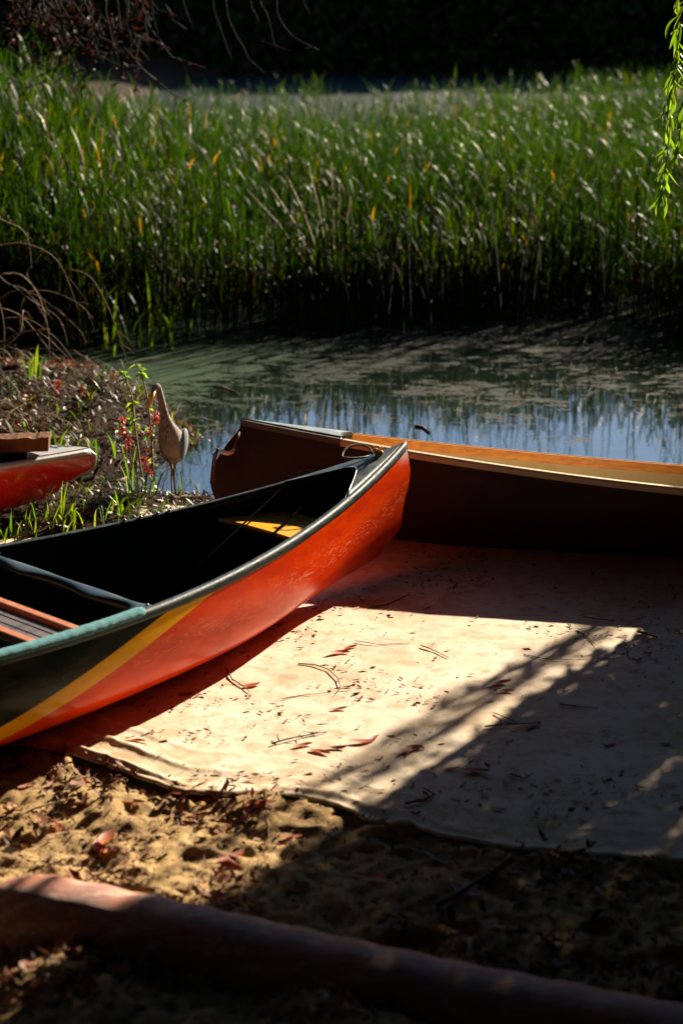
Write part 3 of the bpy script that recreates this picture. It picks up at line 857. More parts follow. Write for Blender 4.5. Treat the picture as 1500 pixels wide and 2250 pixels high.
for sx_ in (-1, 1):
    b = MB(); R_ = Matrix.Rotation(math.radians(-24), 3, 'X') @ Matrix.Rotation(math.radians(10 * sx_), 3, 'Y')
    b.blob((-.001 + sx_ * .045, .060, .226), (.027, .070, .078), 14, 10, R=R_)
    o = b.build('wing', M_wing, heron); o.modifiers.new('s', 'SUBSURF').render_levels = 1
    if sx_ == 1:
        pass
    b = MB(); b.blob((-.078 + sx_ * .0155 + .004, -.022, .506), (.0032, .0042, .0042), 8, 6); b.build('eye', worn('heron_eye', (.5, .36, .05), (.02, .02, .02), 200, .2, .6, .5), heron)
def leg(pts, rr, toes, foot):
    b = MB(); b.tube(pts, rr, 8)
    for tx_, ty_ in toes: b.tube([foot, (foot[0] + tx_ * .6, foot[1] + ty_ * .6, foot[2] + .006), (foot[0] + tx_, foot[1] + ty_, foot[2])], [.0035, .003, .0015], 6)
    return b.build('leg', M_leg, heron)
leg([(.008, .045, .16), (.006, .03, .125), (.0, .024, .115), (.004, .012, .065), (.010, .006, .004)], [.012, .0062, .0072, .0048, .005], [(.03, -.03), (-.02, -.04), (.045, .01), (-.01, .03)], (.010, .006, .003))
leg([(-.020, .05, .16), (-.012, .045, .125), (-.010, .05, .112), (-.014, .045, .06), (-.012, .04, .02), (-.010, .03, .0)], [.012, .006, .007, .0045, .0045, .003], [(.012, -.02), (-.02, -.02), (-.02, .02)], (-.010, .03, .002))

# ------------------------------------------------------------ reeds
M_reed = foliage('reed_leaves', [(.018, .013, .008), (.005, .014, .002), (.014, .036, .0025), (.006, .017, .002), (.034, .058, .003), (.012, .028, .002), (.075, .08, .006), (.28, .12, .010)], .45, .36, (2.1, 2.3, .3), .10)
M_stem = worn('dead_reed_stem', (.014, .010, .007), (.035, .026, .016), 20, .8, .1, .5, .1)
def blades(base, hgt, lean_dir, lean, width, nseg=4, tint=None, droop=.0, twist=None):
    """vectorised ribbon leaves. base (n,3)"""
    n = len(base); t = np.linspace(0, 1, nseg + 1)[None, :]
    d = np.stack([np.cos(lean_dir), np.sin(lean_dir)], 1)
    L = hgt[:, None]
    horiz = L * lean[:, None] * (t ** 1.8); vert = L * t * (1 - .35 * lean[:, None] * t) - droop[:, None] * L * t ** 3 if not np.isscalar(droop) else L * t * (1 - .35 * lean[:, None] * t) - droop * L * t ** 3
    C = np.empty((n, nseg + 1, 3)); C[..., 0] = base[:, None, 0] + d[:, None, 0] * horiz; C[..., 1] = base[:, None, 1] + d[:, None, 1] * horiz; C[..., 2] = base[:, None, 2] + vert
    tw = (lean_dir + math.pi / 2 if twist is None else twist)
    s_ = np.stack([np.cos(tw), np.sin(tw), np.zeros(n)], 1)
    w = width[:, None] * np.clip(np.minimum(1, .45 + t * 2.2) * (1 - t ** 2.2), .03, 1) * .5
    A = C - s_[:, None, :] * w[..., None]; B = C + s_[:, None, :] * w[..., None]
    V = np.stack([A, B], 2).reshape(-1, 3)
    b0 = (np.arange(n) * 2 * (nseg + 1))[:, None] + (np.arange(nseg) * 2)[None, :]
    b0 = b0.ravel(); Q = np.stack([b0, b0 + 1, b0 + 3, b0 + 2], 1)
    T = np.repeat(tint, 2 * (nseg + 1)) if tint is not None else None
    return V, Q, T
def join_blades(parts):
    Vs, Qs, Ts = [], [], []; off = 0
    for V, Q, T in parts: Vs.append(V); Qs.append(Q + off); Ts.append(T); off += len(V)
    return np.concatenate(Vs), np.concatenate(Qs), np.concatenate(Ts)
def reed_field(name, xs, ys, Hs, label, r, nleaf=12, wid=.0125, bare=False):
    n = len(xs); parts = []
    base = np.stack([xs, ys, np.full(n, -.10)], 1)
    patch = np.clip(.35 + 1.5 * (fbm(xs * 1.6 + 9, ys * .9, 7, 3) - .30), .3, 1.12)
    H = Hs * (.66 + .5 * r.random(n) ** .8)
    sd_ = r.uniform(0, 2 * np.pi, n); ln = np.abs(r.normal(0, .10, n)) + .02
    strong = r.random(n) < .05; ln = np.where(strong, r.uniform(.3, .8, n), ln)
    stemt = np.where(r.random(n) < .75, r.uniform(.0, .06, n), r.uniform(.15, .5, n))
    if bare: stemt = r.uniform(0, .01, n)
    parts.append(blades(base, H, sd_, ln, np.full(n, .011), 4, stemt, 0.))
    for k in range(nleaf):
        f = .22 + .74 * (k + r.random(n)) / nleaf
        bx = base.copy(); hz = H * ln * f ** 1.8
        bx[:, 0] += np.cos(sd_) * hz; bx[:, 1] += np.sin(sd_) * hz; bx[:, 2] += H * f * (1 - .35 * ln * f)
        ll = (.13 + .20 * r.random(n)) * (1.15 - .45 * f) * np.clip(Hs, .8, 1.5)
        dirn = r.uniform(0, 2 * np.pi, n); le = r.uniform(.15, .8, n)
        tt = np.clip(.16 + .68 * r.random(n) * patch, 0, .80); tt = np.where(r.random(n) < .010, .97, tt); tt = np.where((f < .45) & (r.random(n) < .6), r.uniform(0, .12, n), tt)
        parts.append(blades(bx, ll, dirn, le, np.full(n, wid) * r.uniform(.5, 1.3, n), 3, tt, r.uniform(0, .8, n) ** 3, dirn + np.pi / 2 + r.normal(0, .9, n)))
    V, Q, T = join_blades(parts)
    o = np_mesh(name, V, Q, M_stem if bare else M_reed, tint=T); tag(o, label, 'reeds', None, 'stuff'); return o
r = np.random.default_rng(3)
def front_y(x): return 13.0 + .28 * np.sin(x * 1.3) + .5 * (vnoise(np.asarray(x) * 1.1, np.asarray(x) * 0, 3) - .5) + np.where(x < -1.2, (x + 1.2) * .8, 0)
n = 14500
xs = r.uniform(-4.6, 4.6, n); ys = front_y(xs) + r.power(1, n) * 5.5
cl = fbm(xs * 1.3, ys * 1.3, 2, 3)
kk = r.random(n) < (.35 + 1.4 * np.clip(cl - .3, 0, 1)); xs, ys = xs[kk], ys[kk]
fd = ys - front_y(xs)
Hs = .80 + .50 * (fbm(xs * 1.1, ys * .7, 5, 3) - .5) + .36 * np.clip(fd / 2.6, 0, 1) + .22 * sstep(-.2, -2, xs)
Hs = np.where(r.random(len(xs)) < .10, 1.12, Hs)
ns_ = 330; xe = r.uniform(-1.6, 4.6, ns_); ye = front_y(xe) - r.uniform(.0, .8, ns_) ** 1.5
reed_field('bare_reed_stems', xe, ye, np.full(ns_, 1.25), 'thin bare dark reed stems standing out in the water before the bed', r, 1, .008, True)
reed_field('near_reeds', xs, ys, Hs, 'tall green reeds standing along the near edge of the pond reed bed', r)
n = 6500
xs = r.uniform(-6.8, 7.2, n); ys = 18 + r.random(n) * 11.5 * (1 - .12 * np.sin(xs * .9))
Hs = 1.20 + .4 * (fbm(xs * .7, ys * .4, 6, 3) - .5) + .22 * sstep(0, 4, xs)
kk = r.random(len(xs)) < 1 - .6 * sstep(23, 27.5, ys) * (xs < 2); xs, ys, Hs = xs[kk], ys[kk], Hs[kk]
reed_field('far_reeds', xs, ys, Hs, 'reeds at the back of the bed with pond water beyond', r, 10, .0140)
n = 1500
xs = r.uniform(-4.2, -1.35, n); ys = 11.7 + r.random(n) * 4.0 - .35 * (xs + 1.3)
kk = r.random(n) < sstep(-1.2, -2.1, xs) * .8 + .2; xs, ys = xs[kk], ys[kk]
Hs = 1.0 + .75 * sstep(-1.5, -2.3, xs) + .2 * r.random(len(xs))
reed_field('bank_reeds', xs, ys, Hs, 'taller leafy reeds crowding the left bank', r, 9, .018)

# bent clump of pale stalks at the front of the reeds, and a few fallen stalks
M_straw = worn('pale_straw_stalk', (.20, .15, .09), (.32, .25, .15), 30, .7, .2, .5, .3)
cb = at(735, 702, -.03)
ct = empty('reed_clump', (cb[0], cb[1], -.03)); tag(ct, 'fanned clump of pale bare stalks at the foot of the reeds', 'reeds')
for (dx, hz) in ((-.55, .95), (-.42, 1.0), (-.30, 1.05), (-.16, 1.1), (-.08, .9), (.03, 1.0), (-.02, 1.15), (.10, .9)):
    b = MB(); b.tube([(dx * .02, 0, -.05), (dx * .35, -.02, hz * .4), (dx * .75, -.04, hz * .75), (dx * 1.15, -.05, hz)], [.011, .009, .007, .004], 5); b.build('stalk', M_straw, ct)
for (x0, y0, x1, y1, lab) in ((880, 680, 965, 597, 'pale broken stalk leaning up to the right in front of the dark reeds'), (905, 690, 800, 480, 'thin pale stalk leaning left before the dark reeds'), (1010, 640, 985, 470, 'thin upright dry stalk right of the leaning broken one')):
    p0 = np.array(at(x0, y0, -.03)); p1 = np.array(at_y(x1, y1, p0[1] - .05))
    b = MB(); b.tube([(0, 0, -.03), tuple((p1 - p0) * .5 + [0, 0, .01]), tuple(p1 - p0)], [.011, .010, .007], 6)
    o = b.build('dry_stalk', M_straw, None, loc=tuple(p0)); tag(o, lab, 'stalk', 'dry stalks before the reeds')

# ------------------------------------------------------------ grass tufts on the bank
M_grass = foliage('bright_grass', [(.035, .10, .010), (.06, .12, .008), (.11, .17, .012), (.13, .14, .05)], .4, .5, (1.9, 1.7, .5), .3)
def tuft(px, py, hpx, nb, lean, label, wid=.012, z=None, tint=(0, .8), spread=.04, group='grass tufts on the bank'):
    x, y, _ = at(px, py, .03)
    z = max(zg(x, y), WATER_Z); x, y, _ = at(px, py, z); z = max(zg(x, y), WATER_Z - .02) - .01
    H = hpx / (FPX / math.hypot(y, CAM_H)) 
    nb_ = nb; th = r.uniform(0, 2 * np.pi, nb_); 
    base = np.stack([r.normal(0, spread, nb_), r.normal(0, spread, nb_), np.zeros(nb_)], 1)
    hh = H * r.uniform(.55, 1.08, nb_)
    V, Q, T = blades(base, hh, th, r.uniform(.1, lean, nb_), np.full(nb_, wid) * r.uniform(.7, 1.2, nb_), 6, r.uniform(tint[0], tint[1], nb_), r.uniform(0, .5, nb_))
    o = empty('grass_tuft', (x, y, z)); tag(o, label, 'grass tuft', group); k_ = len(V) // nb_; kq = len(Q) // nb_
    for i in range(nb_): np_mesh('blade', V[i * k_:(i + 1) * k_], Q[:kq], M_grass, o, tint=T[i * k_:(i + 1) * k_])
    return o
tuft(440 / 3.33, 1160, 145, 16, .6, 'grass tuft of upright bright blades just below the left red canoe', .013)
tuft(165, 1165, 120, 12, .9, 'spreading grass tuft between the left canoe tip and the red canoe gunwale', .012)
tuft(255, 1135, 110, 14, 1.0, 'leaning grass tuft left of the heron with long arched blades', .015)
tuft(275, 1120, 90, 10, .9, 'low grass tuft beside the pebbly soil near the heron', .011)
tuft(20, 1190, 105, 9, .7, 'narrow grass tuft at the lower left corner of the bank', .010)
tuft(60, 1180, 90, 6, .8, 'thin grass tuft behind the red canoe gunwale', .010)
tuft(72, 860, 120, 8, .5, 'upright fresh grass tuft on top of the dark mound', .020)
tuft(18, 950, 110, 7, .9, 'pale broad-bladed tuft behind the torn block', .030, tint=(.85, 1))
tuft(112, 985, 130, 7, .8, 'slender tuft rising right of the torn block', .012)
tuft(205, 990, 85, 5, .5, 'short green tuft right of the left canoe tip', .014)
tuft(290, 1090, 190, 4, .25, 'tall single-bladed tuft left of the red-leaved plant', .011, spread=.015)
tuft(296, 1000, 150, 4, .2, 'tall thin tuft beside the red leaves', .010, spread=.012)
tuft(345, 1085, 110, 10, .8, 'yellow-green tuft at the heron feet', .014)
tuft(400, 1070, 110, 4, .5, 'thin green tuft in the water right of the heron leg', .010, spread=.015)
tuft(415, 1110, 35, 7, 1.2, 'tiny grass tuft on the littered soil beyond the gunwale rivets', .010)
tuft(330, 1140, 45, 9, 1.2, 'small grass tuft against the red canoe gunwale', .010)
tuft(300, 770, 250, 12, .5, 'tall dark green tuft standing in the weedy water behind the mound', .026, spread=.10)
tuft(370, 745, 220, 10, .5, 'dark reed tuft with long drooping blades at the edge of the duckweed', .024, spread=.08)

# leafy sprigs with red and green leaves
M_redleaf = foliage('red_leaves', [(.42, .020, .008), (.30, .03, .012), (.22, .06, .02)], .45, .45, (1.6, 1.0, .9), .4)
M_greenleaf = foliage('fresh_green_leaves', [(.07, .17, .015), (.14, .24, .03), (.20, .24, .04)], .35, .5, (1.7, 1.7, .8), .5)
M_twig = worn('brown_twig', (.10, .055, .035), (.20, .13, .09), 40, .8, .2, .5, .3)
M_tan = worn('tan_dead_twig', (.20, .13, .075), (.34, .25, .16), 40, .75, .2, .5, .3)
def leafset(mb, pts, n, ln, wd, down=.2, rnd=random):
    for _ in range(n):
        i = rnd.randrange(len(pts) - 1); f = rnd.random()
        p = Vector(pts[i]).lerp(Vector(pts[i + 1]), f)
        a = rnd.uniform(0, 6.28); d = Vector((math.cos(a), math.sin(a), rnd.uniform(-.8, .5) - down)).normalized()
        s = d.cross(Vector((rnd.uniform(-1, 1), rnd.uniform(-1, 1), 1))).normalized()
        l = ln * rnd.uniform(.6, 1.2); w = wd * rnd.uniform(.6, 1.2); nn = d.cross(s) * l * .12
        mb.add([p, p + d * l * .45 + s * w - nn, p + d * l, p + d * l * .45 - s * w - nn, p + d * l * .5 + nn * .3], [(0, 1, 4), (1, 2, 4), (2, 3, 4), (3, 0, 4)], 0, rnd.random())
def sprig(name, ppx, Y, stem_mat, leaf_mat, n, ln, wd, label, rad=.004, cat='plant', group=None, down=.2):
    P3 = [Vector(at_y(a, b_, Y + k * .02)) for k, (a, b_) in enumerate(ppx)]
    g0 = zg(P3[0].x, P3[0].y)
    P3[0].z = min(P3[0].z, g0 - .005) if P3[0].z > g0 else P3[0].z
    root_ = empty(name, P3[0]); q_ = [p - P3[0] for p in P3]
    b = MB(); b.tube(q_, [rad * (1 - .6 * i / len(q_)) for i in range(len(q_))], 5); b.build('stem', stem_mat, root_)
    if n:
        b = MB(); leafset(b, q_[1:], n, ln, wd, down); b.build('leaves', leaf_mat, root_)
    tag(root_, label, cat, group); return root_
sprig('leafy_sprig', [(330, 1075), (336, 1020), (332, 940), (326, 880), (312, 820), (300, 798)], 8.05, M_tan, M_greenleaf, 34, .05, .010, 'green-leaved sprig rising in front of the heron head', .005, group='sprigs beside the heron')
sprig('leafy_sprig', [(320, 1080), (300, 960), (290, 870), (275, 825), (262, 812)], 8.15, M_tan, M_greenleaf, 30, .045, .010, 'yellow-green sprig left of the heron with leaves massed at the top', .005, group='sprigs beside the heron')
sprig('leafy_sprig', [(345, 1060), (332, 990), (338, 930), (344, 900)], 8.0, M_tan, M_redleaf, 26, .035, .008, 'thin sprig with orange leaves below the heron bill', .0035, group='sprigs beside the heron')
for i, (a, b0_, c_, n_, lab) in enumerate((((285, 1010), (275, 960), (268, 915), 60, 'bright red leafy spray on the slope of the dark mound'), ((300, 1030), (285, 985), (278, 950), 44, 'red leafy spray drooping lower towards the water'), ((336, 1085), (330, 1045), (318, 1000), 36, 'narrow red spray at the heron knee'), ((130, 900), (122, 870), (128, 835), 46, 'dull red spray on the left of the mound'), ((190, 905), (186, 875), (178, 845), 40, 'rusty spray in the middle of the mound'), ((255, 870), (248, 840), (252, 815), 40, 'dark red spray near the top of the mound'))):
    yy = at(a[0], a[1], .1)[1]
    sprig('red_plant', [a, b0_, c_], yy, M_twig, M_redleaf, n_, .022, .006, lab, .003, 'plant', 'red-leaved plants on the bank', .1)
# tangle of thin arching twigs and dry stems over the mound
def tangle(name, n, xr, yr, hr, wid, mat, label, seed):
    q = np.random.default_rng(seed); xs = q.uniform(*xr, n); ys = q.uniform(*yr, n); k = land(xs, ys) > .6; xs, ys = xs[k], ys[k]; n = len(xs)
    base = np.stack([xs, ys, height_full(xs, ys) - .01], 1)
    V, Q, T = blades(base, q.uniform(*hr, n), q.uniform(0, 2 * np.pi, n), q.uniform(.6, 2.2, n), np.full(n, wid) * q.uniform(.6, 1.4, n), 7, q.random(n), q.uniform(0, .6, n))
    V[:, 2] += .006 * np.sin(V[:, 0] * 60) ; o = np_mesh(name, V, Q, mat, tint=T); tag(o, label, 'twigs', None, 'stuff')
M_tw = foliage('tangled_twigs', [(.03, .018, .013), (.10, .055, .035), (.13, .08, .055), (.05, .025, .017)], .7, .05, (1.2, 1, .8), .2)
tangle('twig_tangle', 900, (-3.2, -.75), (8.0, 10.8), (.08, .34), .006, M_tw, 'fine dead twigs tangled over the mound', 61)
tangle('grass_sprinkle', 800, (-2.4, -.6), (7.4, 10.3), (.05, .21), .008, M_grass, 'scattered single grass blades through the bank litter', 62)
# low rusty ground plants and litter over the mound
def litter(name, n, xr, yr, size, mats, label, dens=None, zoff=.004, flat=.25, seed=1, aspect=6):
    q = np.random.default_rng(seed)
    xs = q.uniform(*xr, n); ys = q.uniform(*yr, n)
    if dens is not None:
        k = q.random(n) < dens(xs, ys); xs, ys = xs[k], ys[k]
    n = len(xs)
    zs = height_full(xs, ys)
    on = (ys > tarp_front(xs)) & (ys < tarp_back(xs)) & (xs > TARP_X[0]) & (xs < TARP_X[1])
    zs = np.where(on, np.maximum(zs, 0) + .020, zs) + zoff
    L = size * q.uniform(.35, 1.4, n) ** 1.5; W = L / aspect * q.uniform(.6, 1.8, n)
    a = q.uniform(0, 2 * np.pi, n); el = q.normal(0, flat, n); ro = q.uniform(-1, 1, n)
    d = np.stack([np.cos(a) * np.cos(el), np.sin(a) * np.cos(el), np.sin(el)], 1)
    s_ = np.stack([-np.sin(a) * np.cos(ro), np.cos(a) * np.cos(ro), np.sin(ro)], 1)
    c_ = np.stack([xs, ys, zs + np.abs(np.sin(el)) * L * .4], 1)
    v = np.stack([c_ - d * L[:, None] * .5, c_ + s_ * W[:, None] * .5 + [0, 0, .002], c_ + d * L[:, None] * .5, c_ - s_ * W[:, None] * .5], 1).reshape(-1, 3)
    Q = np.arange(n * 4).reshape(-1, 4)
    o = np_mesh(name, v, Q, mats, tint=np.repeat(q.random(n), 4), smooth=False); tag(o, label, 'litter', None, 'stuff'); return o
M_litter = foliage('dry_litter', [(.03, .016, .010), (.10, .035, .018), (.20, .055, .02), (.30, .19, .11), (.05, .03, .02)], .7, .12, (1.3, 1, .8), .2)
M_bankl = foliage('bank_litter', [(.02, .010, .007), (.05, .018, .011), (.11, .035, .018), (.03, .014, .010), (.19, .12, .08), (.04, .02, .015), (.04, .07, .012)], .55, .15, (1.3, 1, .8), .35)
M_drift = foliage('drifted_dry_leaves', [(.05, .018, .010), (.12, .030, .012), (.20, .05, .018), (.04, .02, .012), (.26, .14, .07)], .7, .12, (1.3, 1, .8), .15)
M_rustc = foliage('rusty_creeper', [(.10, .03, .015), (.20, .04, .015), (.06, .03, .015), (.28, .05, .015)], .6, .35, (1.5, 1, .8), .3)
md_ = lambda x, y: np.clip(land(x, y) * 1.2, 0, 1)
litter('bank_litter', 26000, (-3.4, .1), (7.3, 11.4), .036, M_bankl, 'twigs and dead leaves matted over the dark bank', md_, .008, .5, 4, 5)
litter('rusty_ground_plants', 4200, (-2.6, -.75), (8.2, 10.6), .024, M_rustc, 'small rusty leaves creeping over the mound', lambda x, y: md_(x, y) * (fbm(x * 2.2, y * 2.2, 5, 2) > .52), .03, .8, 9, 3)

litter('leaf_drifts', 16000, (-1.5, 1.5), (3.2, 5.2), .036, M_drift, 'drifts of dry reddish leaves lying on the sand', lambda x, y: (y < tarp_front(x) + .02) * sstep(.50, .62, fbm(x * 3.4, y * 4.2, 3, 3)), .006, .5, 77, 4)
def ts(x, y):   # the two tarp-and-sand litter densities
    return np.where(y > tarp_front(x), .07 + 1.1 * np.clip(fbm(x * 3.1, y * 3.6, 1, 4) - .52, 0, 1) * 6, .25 + 2.6 * np.clip(fbm(x * 2.8, y * 2.8, 4, 3) - .47, 0, 1) * 2)
litter('sand_litter', 34000, (-1.6, 1.6), (3.2, 5.3), .020, M_litter, 'crumbs of dead leaf and twig scattered on the sand', lambda x, y: np.where(y < tarp_front(x), ts(x, y), 0), .003, .25, 21, 4)
def lit2(name, n, size, seed, label, asp):
    q = np.random.default_rng(seed); xs = q.uniform(-2.2, 2.3, n); ys = q.uniform(4.2, 7.6, n)
    k = (q.random(n) < ts(xs, ys)) & (ys > tarp_front(xs) + .01) & (ys < tarp_back(xs) - .02); xs, ys = xs[k], ys[k]; n = len(xs)
    # rest them on the cloth surface
    ix = np.clip(np.searchsorted(tx, xs), 0, nxt - 1); vfrac = (ys - tarp_front(xs)) / (tarp_back(xs) - tarp_front(xs)); iy = np.clip(np.searchsorted(vv, vfrac), 0, nyt - 1)
    zs = TZ[iy, ix] + .001
    L = size * q.uniform(.3, 1.5, n) ** 1.8; W = L / asp * q.uniform(.6, 1.8, n); a = q.uniform(0, 2 * np.pi, n) * .6 + .2; el = np.abs(q.normal(0, .1, n))
    d = np.stack([np.cos(a), np.sin(a), np.sin(el)], 1); s_ = np.stack([-np.sin(a), np.cos(a), q.uniform(-.5, .5, n)], 1); c_ = np.stack([xs, ys, zs + .003], 1)
    v = np.stack([c_ - d * L[:, None] * .5 + [0, 0, .001], c_ + s_ * W[:, None] * .5 + [0, 0, .001], c_ + d * L[:, None] * .5 + [0, 0, .002], c_ - s_ * W[:, None] * .5], 1).reshape(-1, 3)
    v[:, 2] = np.maximum(v[:, 2], np.repeat(zs, 4) + .0005)
    o = np_mesh(name, v, np.arange(n * 4).reshape(-1, 4), M_litter, tint=np.repeat(q.random(n), 4), smooth=False); tag(o, label, 'litter', None, 'stuff')
lit2('cloth_litter', 20000, .017, 31, 'specks and needles of dead leaf scattered on the pale cloth', 4)

# ------------------------------------------------------------ single fallen leaves and twigs that can be picked out
def cloth_z(x, y):
    if TARP_X[0] < x < TARP_X[1] and float(tarp_front(x)) < y < float(tarp_back(x)):
        ix = min(nxt - 1, int(np.searchsorted(tx, x))); vf = (y - float(tarp_front(x))) / float(tarp_back(x) - tarp_front(x)); return float(TZ[min(nyt - 1, int(np.searchsorted(vv, vf))), ix])
    return zg(x, y)
def leaf_mesh(k):
    q = random.Random(k); mb = MB(); L = 1.0; n_ = 6; V = []
    curl = q.uniform(.25, .8); tw = q.uniform(-.8, .8)
    for i in range(n_ + 1):
        t = i / n_; w = .17 * math.sin(math.pi * min(1, t * .92 + .04)) ** .8
        z = curl * .35 * (t - .5) ** 2 * 2; a = tw * (t - .5)
        for s in (-1, 0, 1):
            V.append(((t - .5) * L, s * w * math.cos(a) + .12 * math.sin(t * 3 + k), z + abs(s) * w * .5 + s * w * math.sin(a) + .03))
    Fc = []
    for i in range(n_):
        for s in range(2):
            a = i * 3 + s; Fc.append((a, a + 1, a + 4, a + 3))
    m = min(v[2] for v in V); V = [(x, y, z - m + .01) for x, y, z in V]
    mb.add(V, Fc, 0, q.random())
    o = mb.build('fallen_leaf', M_fall, None); return o
M_fall = foliage('fallen_leaf_brown', [(.10, .022, .012), (.30, .06, .018), (.42, .13, .03), (.16, .05, .03)], .5, .25, (1.5, 1, .8), .4)
leafproto = [leaf_mesh(k) for k in range(7)]
used_l = [False] * 7
def place_leaf(px, py, size, rot, k, label, group='fallen leaves on the cloth and sand'):
    x, y, _ = at(px, py, .01); z = cloth_z(x, y); x, y, _ = at(px, py, z)
    o = leafproto[k % 7]
    if used_l[k % 7]: o = o.copy(); col.objects.link(o)
    used_l[k % 7] = True
    o.location = (x, y, z); o.scale = (size,) * 3; o.rotation_euler = (random.uniform(-.12, .12), random.uniform(-.12, .12), rot)
    tag(o, label, 'leaf', group)
lv = [(745, 1437, .075, .1, 'curled dark red leaf at the upper middle of the sunlit cloth'), (770, 1425, .06, .9, 'thin red leaf lying over the curled one at the upper middle'), (762, 1510, .038, .3, 'small round maroon leaf right of the long curved stem'),
      (550, 1507, .07, .5, 'dark green-brown leaf beside the looping stem at left of the cloth'), (935, 1336, .05, .6, 'curled red leaf on the edge of the brown canoe shadow'), (745, 1560, .055, -.1, 'orange-red leaf alone in the middle of the sunlit cloth'),
      (1100, 1505, .075, .2, 'dark twisted leaf right of centre on the sunlit cloth'), (1110, 1522, .06, 0, 'rusty leaf just below the dark twisted one'), (702, 1655, .07, -.3, 'red-brown leaf at the lower end of the leaf cluster'),
      (740, 1645, .06, .2, 'dark leaf in the lower cluster of leaves'), (795, 1630, .075, .25, 'long red leaf at the right of the lower cluster'), (820, 1622, .05, .7, 'orange-brown leaf tip at the far right of the lower cluster'),
      (665, 1640, .06, .1, 'brown leaf at the left of the lower cluster'), (905, 1650, .08, .5, 'dark forked leaf below the middle of the cloth'), (1040, 1700, .09, -.2, 'black curled leaf at the edge of the tree shadow'),
      (300, 1630, .055, .2, 'red curled leaf on the folds at the cloth corner'), (750, 1785, .05, .6, 'bright orange leaf on the front hem of the cloth'), (990, 1690, .05, .1, 'small rusty leaf at the shadow border'),
      (410, 1525, .06, .1, 'thin orange leaf near the shaded hull edge'), (1165, 1600, .05, .3, 'small dark leaf in the middle of the tree shadow'), (1185, 1595, .04, 1.2, 'tiny dark leaf beside another in the tree shadow'),
      (1340, 1640, .04, .3, 'small black leaf in the right part of the tree shadow'), (1460, 1637, .035, .3, 'small red leaf at the right edge on the shaded cloth'), (1095, 1780, .05, -.3, 'dark leaf low in the tree shadow on the cloth'),
      (505, 1885, .09, .8, 'dark red leaf standing up in the middle of the sand'), (520, 1900, .08, 2.0, 'maroon leaf crossing the dark red one on the sand'), (490, 1905, .07, .1, 'red leaf at the foot of the dark pair on the sand'),
      (240, 1850, .10, 1.3, 'pale brown curled leaf upright on the sand at left'), (225, 1865, .09, 1.7, 'tan narrow leaf beside the pale curled one'), (255, 1870, .08, 1.1, 'dark narrow leaf right of the pale curled one'),
      (620, 1855, .07, .9, 'dark red leaf right of centre on the sand'), (640, 1840, .06, .4, 'rusty leaf beyond the dark red one right of centre'), (480, 1975, .08, .1, 'orange-red leaf just above the pipe'), (500, 1985, .07, .3, 'dark leaf tucked against the pipe'),
      (650, 1960, .07, .3, 'red leaf in the sand near the shadow edge'), (810, 1935, .09, -.6, 'pale leaf in the shaded sand right of the shadow edge'), (290, 1765, .07, .2, 'dark leaf under the cloth hem at left'), (400, 1745, .06, .3, 'curled leaf sitting on the cloth hem'),
      (570, 1765, .09, .1, 'red-brown leaf beneath the lifted hem'), (120, 1820, .08, 2.1, 'dark thin leaf on the sand at far left'), (60, 1730, .06, .5, 'small pale leaf on the sand below the cloth corner'), (430, 1800, .07, .4, 'brown leaf on sand below the hem'),
      (460, 1820, .06, -.3, 'dark red leaf on sand below the hem, right of a brown one'), (1120, 1890, .08, .3, 'brown leaf beyond the hem in shade'), (960, 1890, .09, -.4, 'dark leaf on the shaded sand near the hem'), (1025, 1960, .10, -.7, 'long brown leaf deep in the shaded sand')]
for i, (a, b_, s_, ro, lab) in enumerate(lv): place_leaf(a, b_, s_, ro, i, lab)
def twig(ppx, rad, label, mat=M_twig, lift=.004, fork=None, group='twigs on the cloth and sand'):
    P3 = []
    for a, b_ in ppx:
        x, y, _ = at(a, b_, .01); z = cloth_z(x, y) + rad + lift * random.random(); P3.append(Vector(at(a, b_, z)))
    o0 = P3[0].copy(); q_ = [p - o0 for p in P3]; Q_ = []
    for i in range(len(q_) - 1):
        Q_.append(q_[i]); Q_.append((q_[i] + q_[i + 1]) * .5 + Vector((0, 0, .0015 * random.random())))
    Q_.append(q_[-1])
    b = MB(); b.tube(Q_, [rad * (1.1 - .7 * i / len(Q_)) for i in range(len(Q_))], 5)
    if fork:
        for f_ in range(fork):
            i = random.randrange(1, len(Q_)); a = random.uniform(0, 6.28); l = random.uniform(.015, .05)
            b.tube([Q_[i], Q_[i] + Vector((math.cos(a) * l, math.sin(a) * l, .006))], [rad * .6, rad * .3], 4)
    o = b.build('twig', mat, None, loc=o0); tag(o, label, 'twig', group)
twig([(655, 1458), (690, 1460), (720, 1470), (742, 1490), (748, 1512), (735, 1525)], .0022, 'long hooked brown stem curving across the sunlit cloth')
twig([(497, 1468), (510, 1492), (535, 1508), (548, 1520)], .0025, 'dark curved stem ending at the green-brown leaf', fork=2)
twig([(620, 1535), (660, 1528), (700, 1524), (745, 1517)], .0014, 'fine straight stem under the hooked one')
twig([(925, 1418), (955, 1430), (985, 1445)], .0020, 'short dark twig near the top right of the sunlit cloth')
twig([(1150, 1438), (1200, 1448), (1260, 1450), (1350, 1446)], .0016, 'very fine long stem at the right of the sunlit cloth')
twig([(1280, 1392), (1300, 1410), (1308, 1418)], .0018, 'slim pale twig leaning near the lit corner')
twig([(1400, 1387), (1420, 1393), (1442, 1400)], .0045, 'thick short dark twig at the lit corner by the tree shadow')
twig([(1065, 1596), (1100, 1592), (1168, 1589)], .0030, 'dark straight twig across the shadow border', fork=4)
twig([(1085, 1566), (1108, 1576), (1135, 1587)], .0018, 'thin twig meeting the dark straight one')
twig([(597, 1634), (630, 1624), (680, 1614), (715, 1608)], .0028, 'knobbly brown twig above the lower leaf cluster', fork=8)
twig([(885, 1660), (908, 1648), (932, 1642)], .0030, 'forked black twig below the middle of the cloth', fork=3)
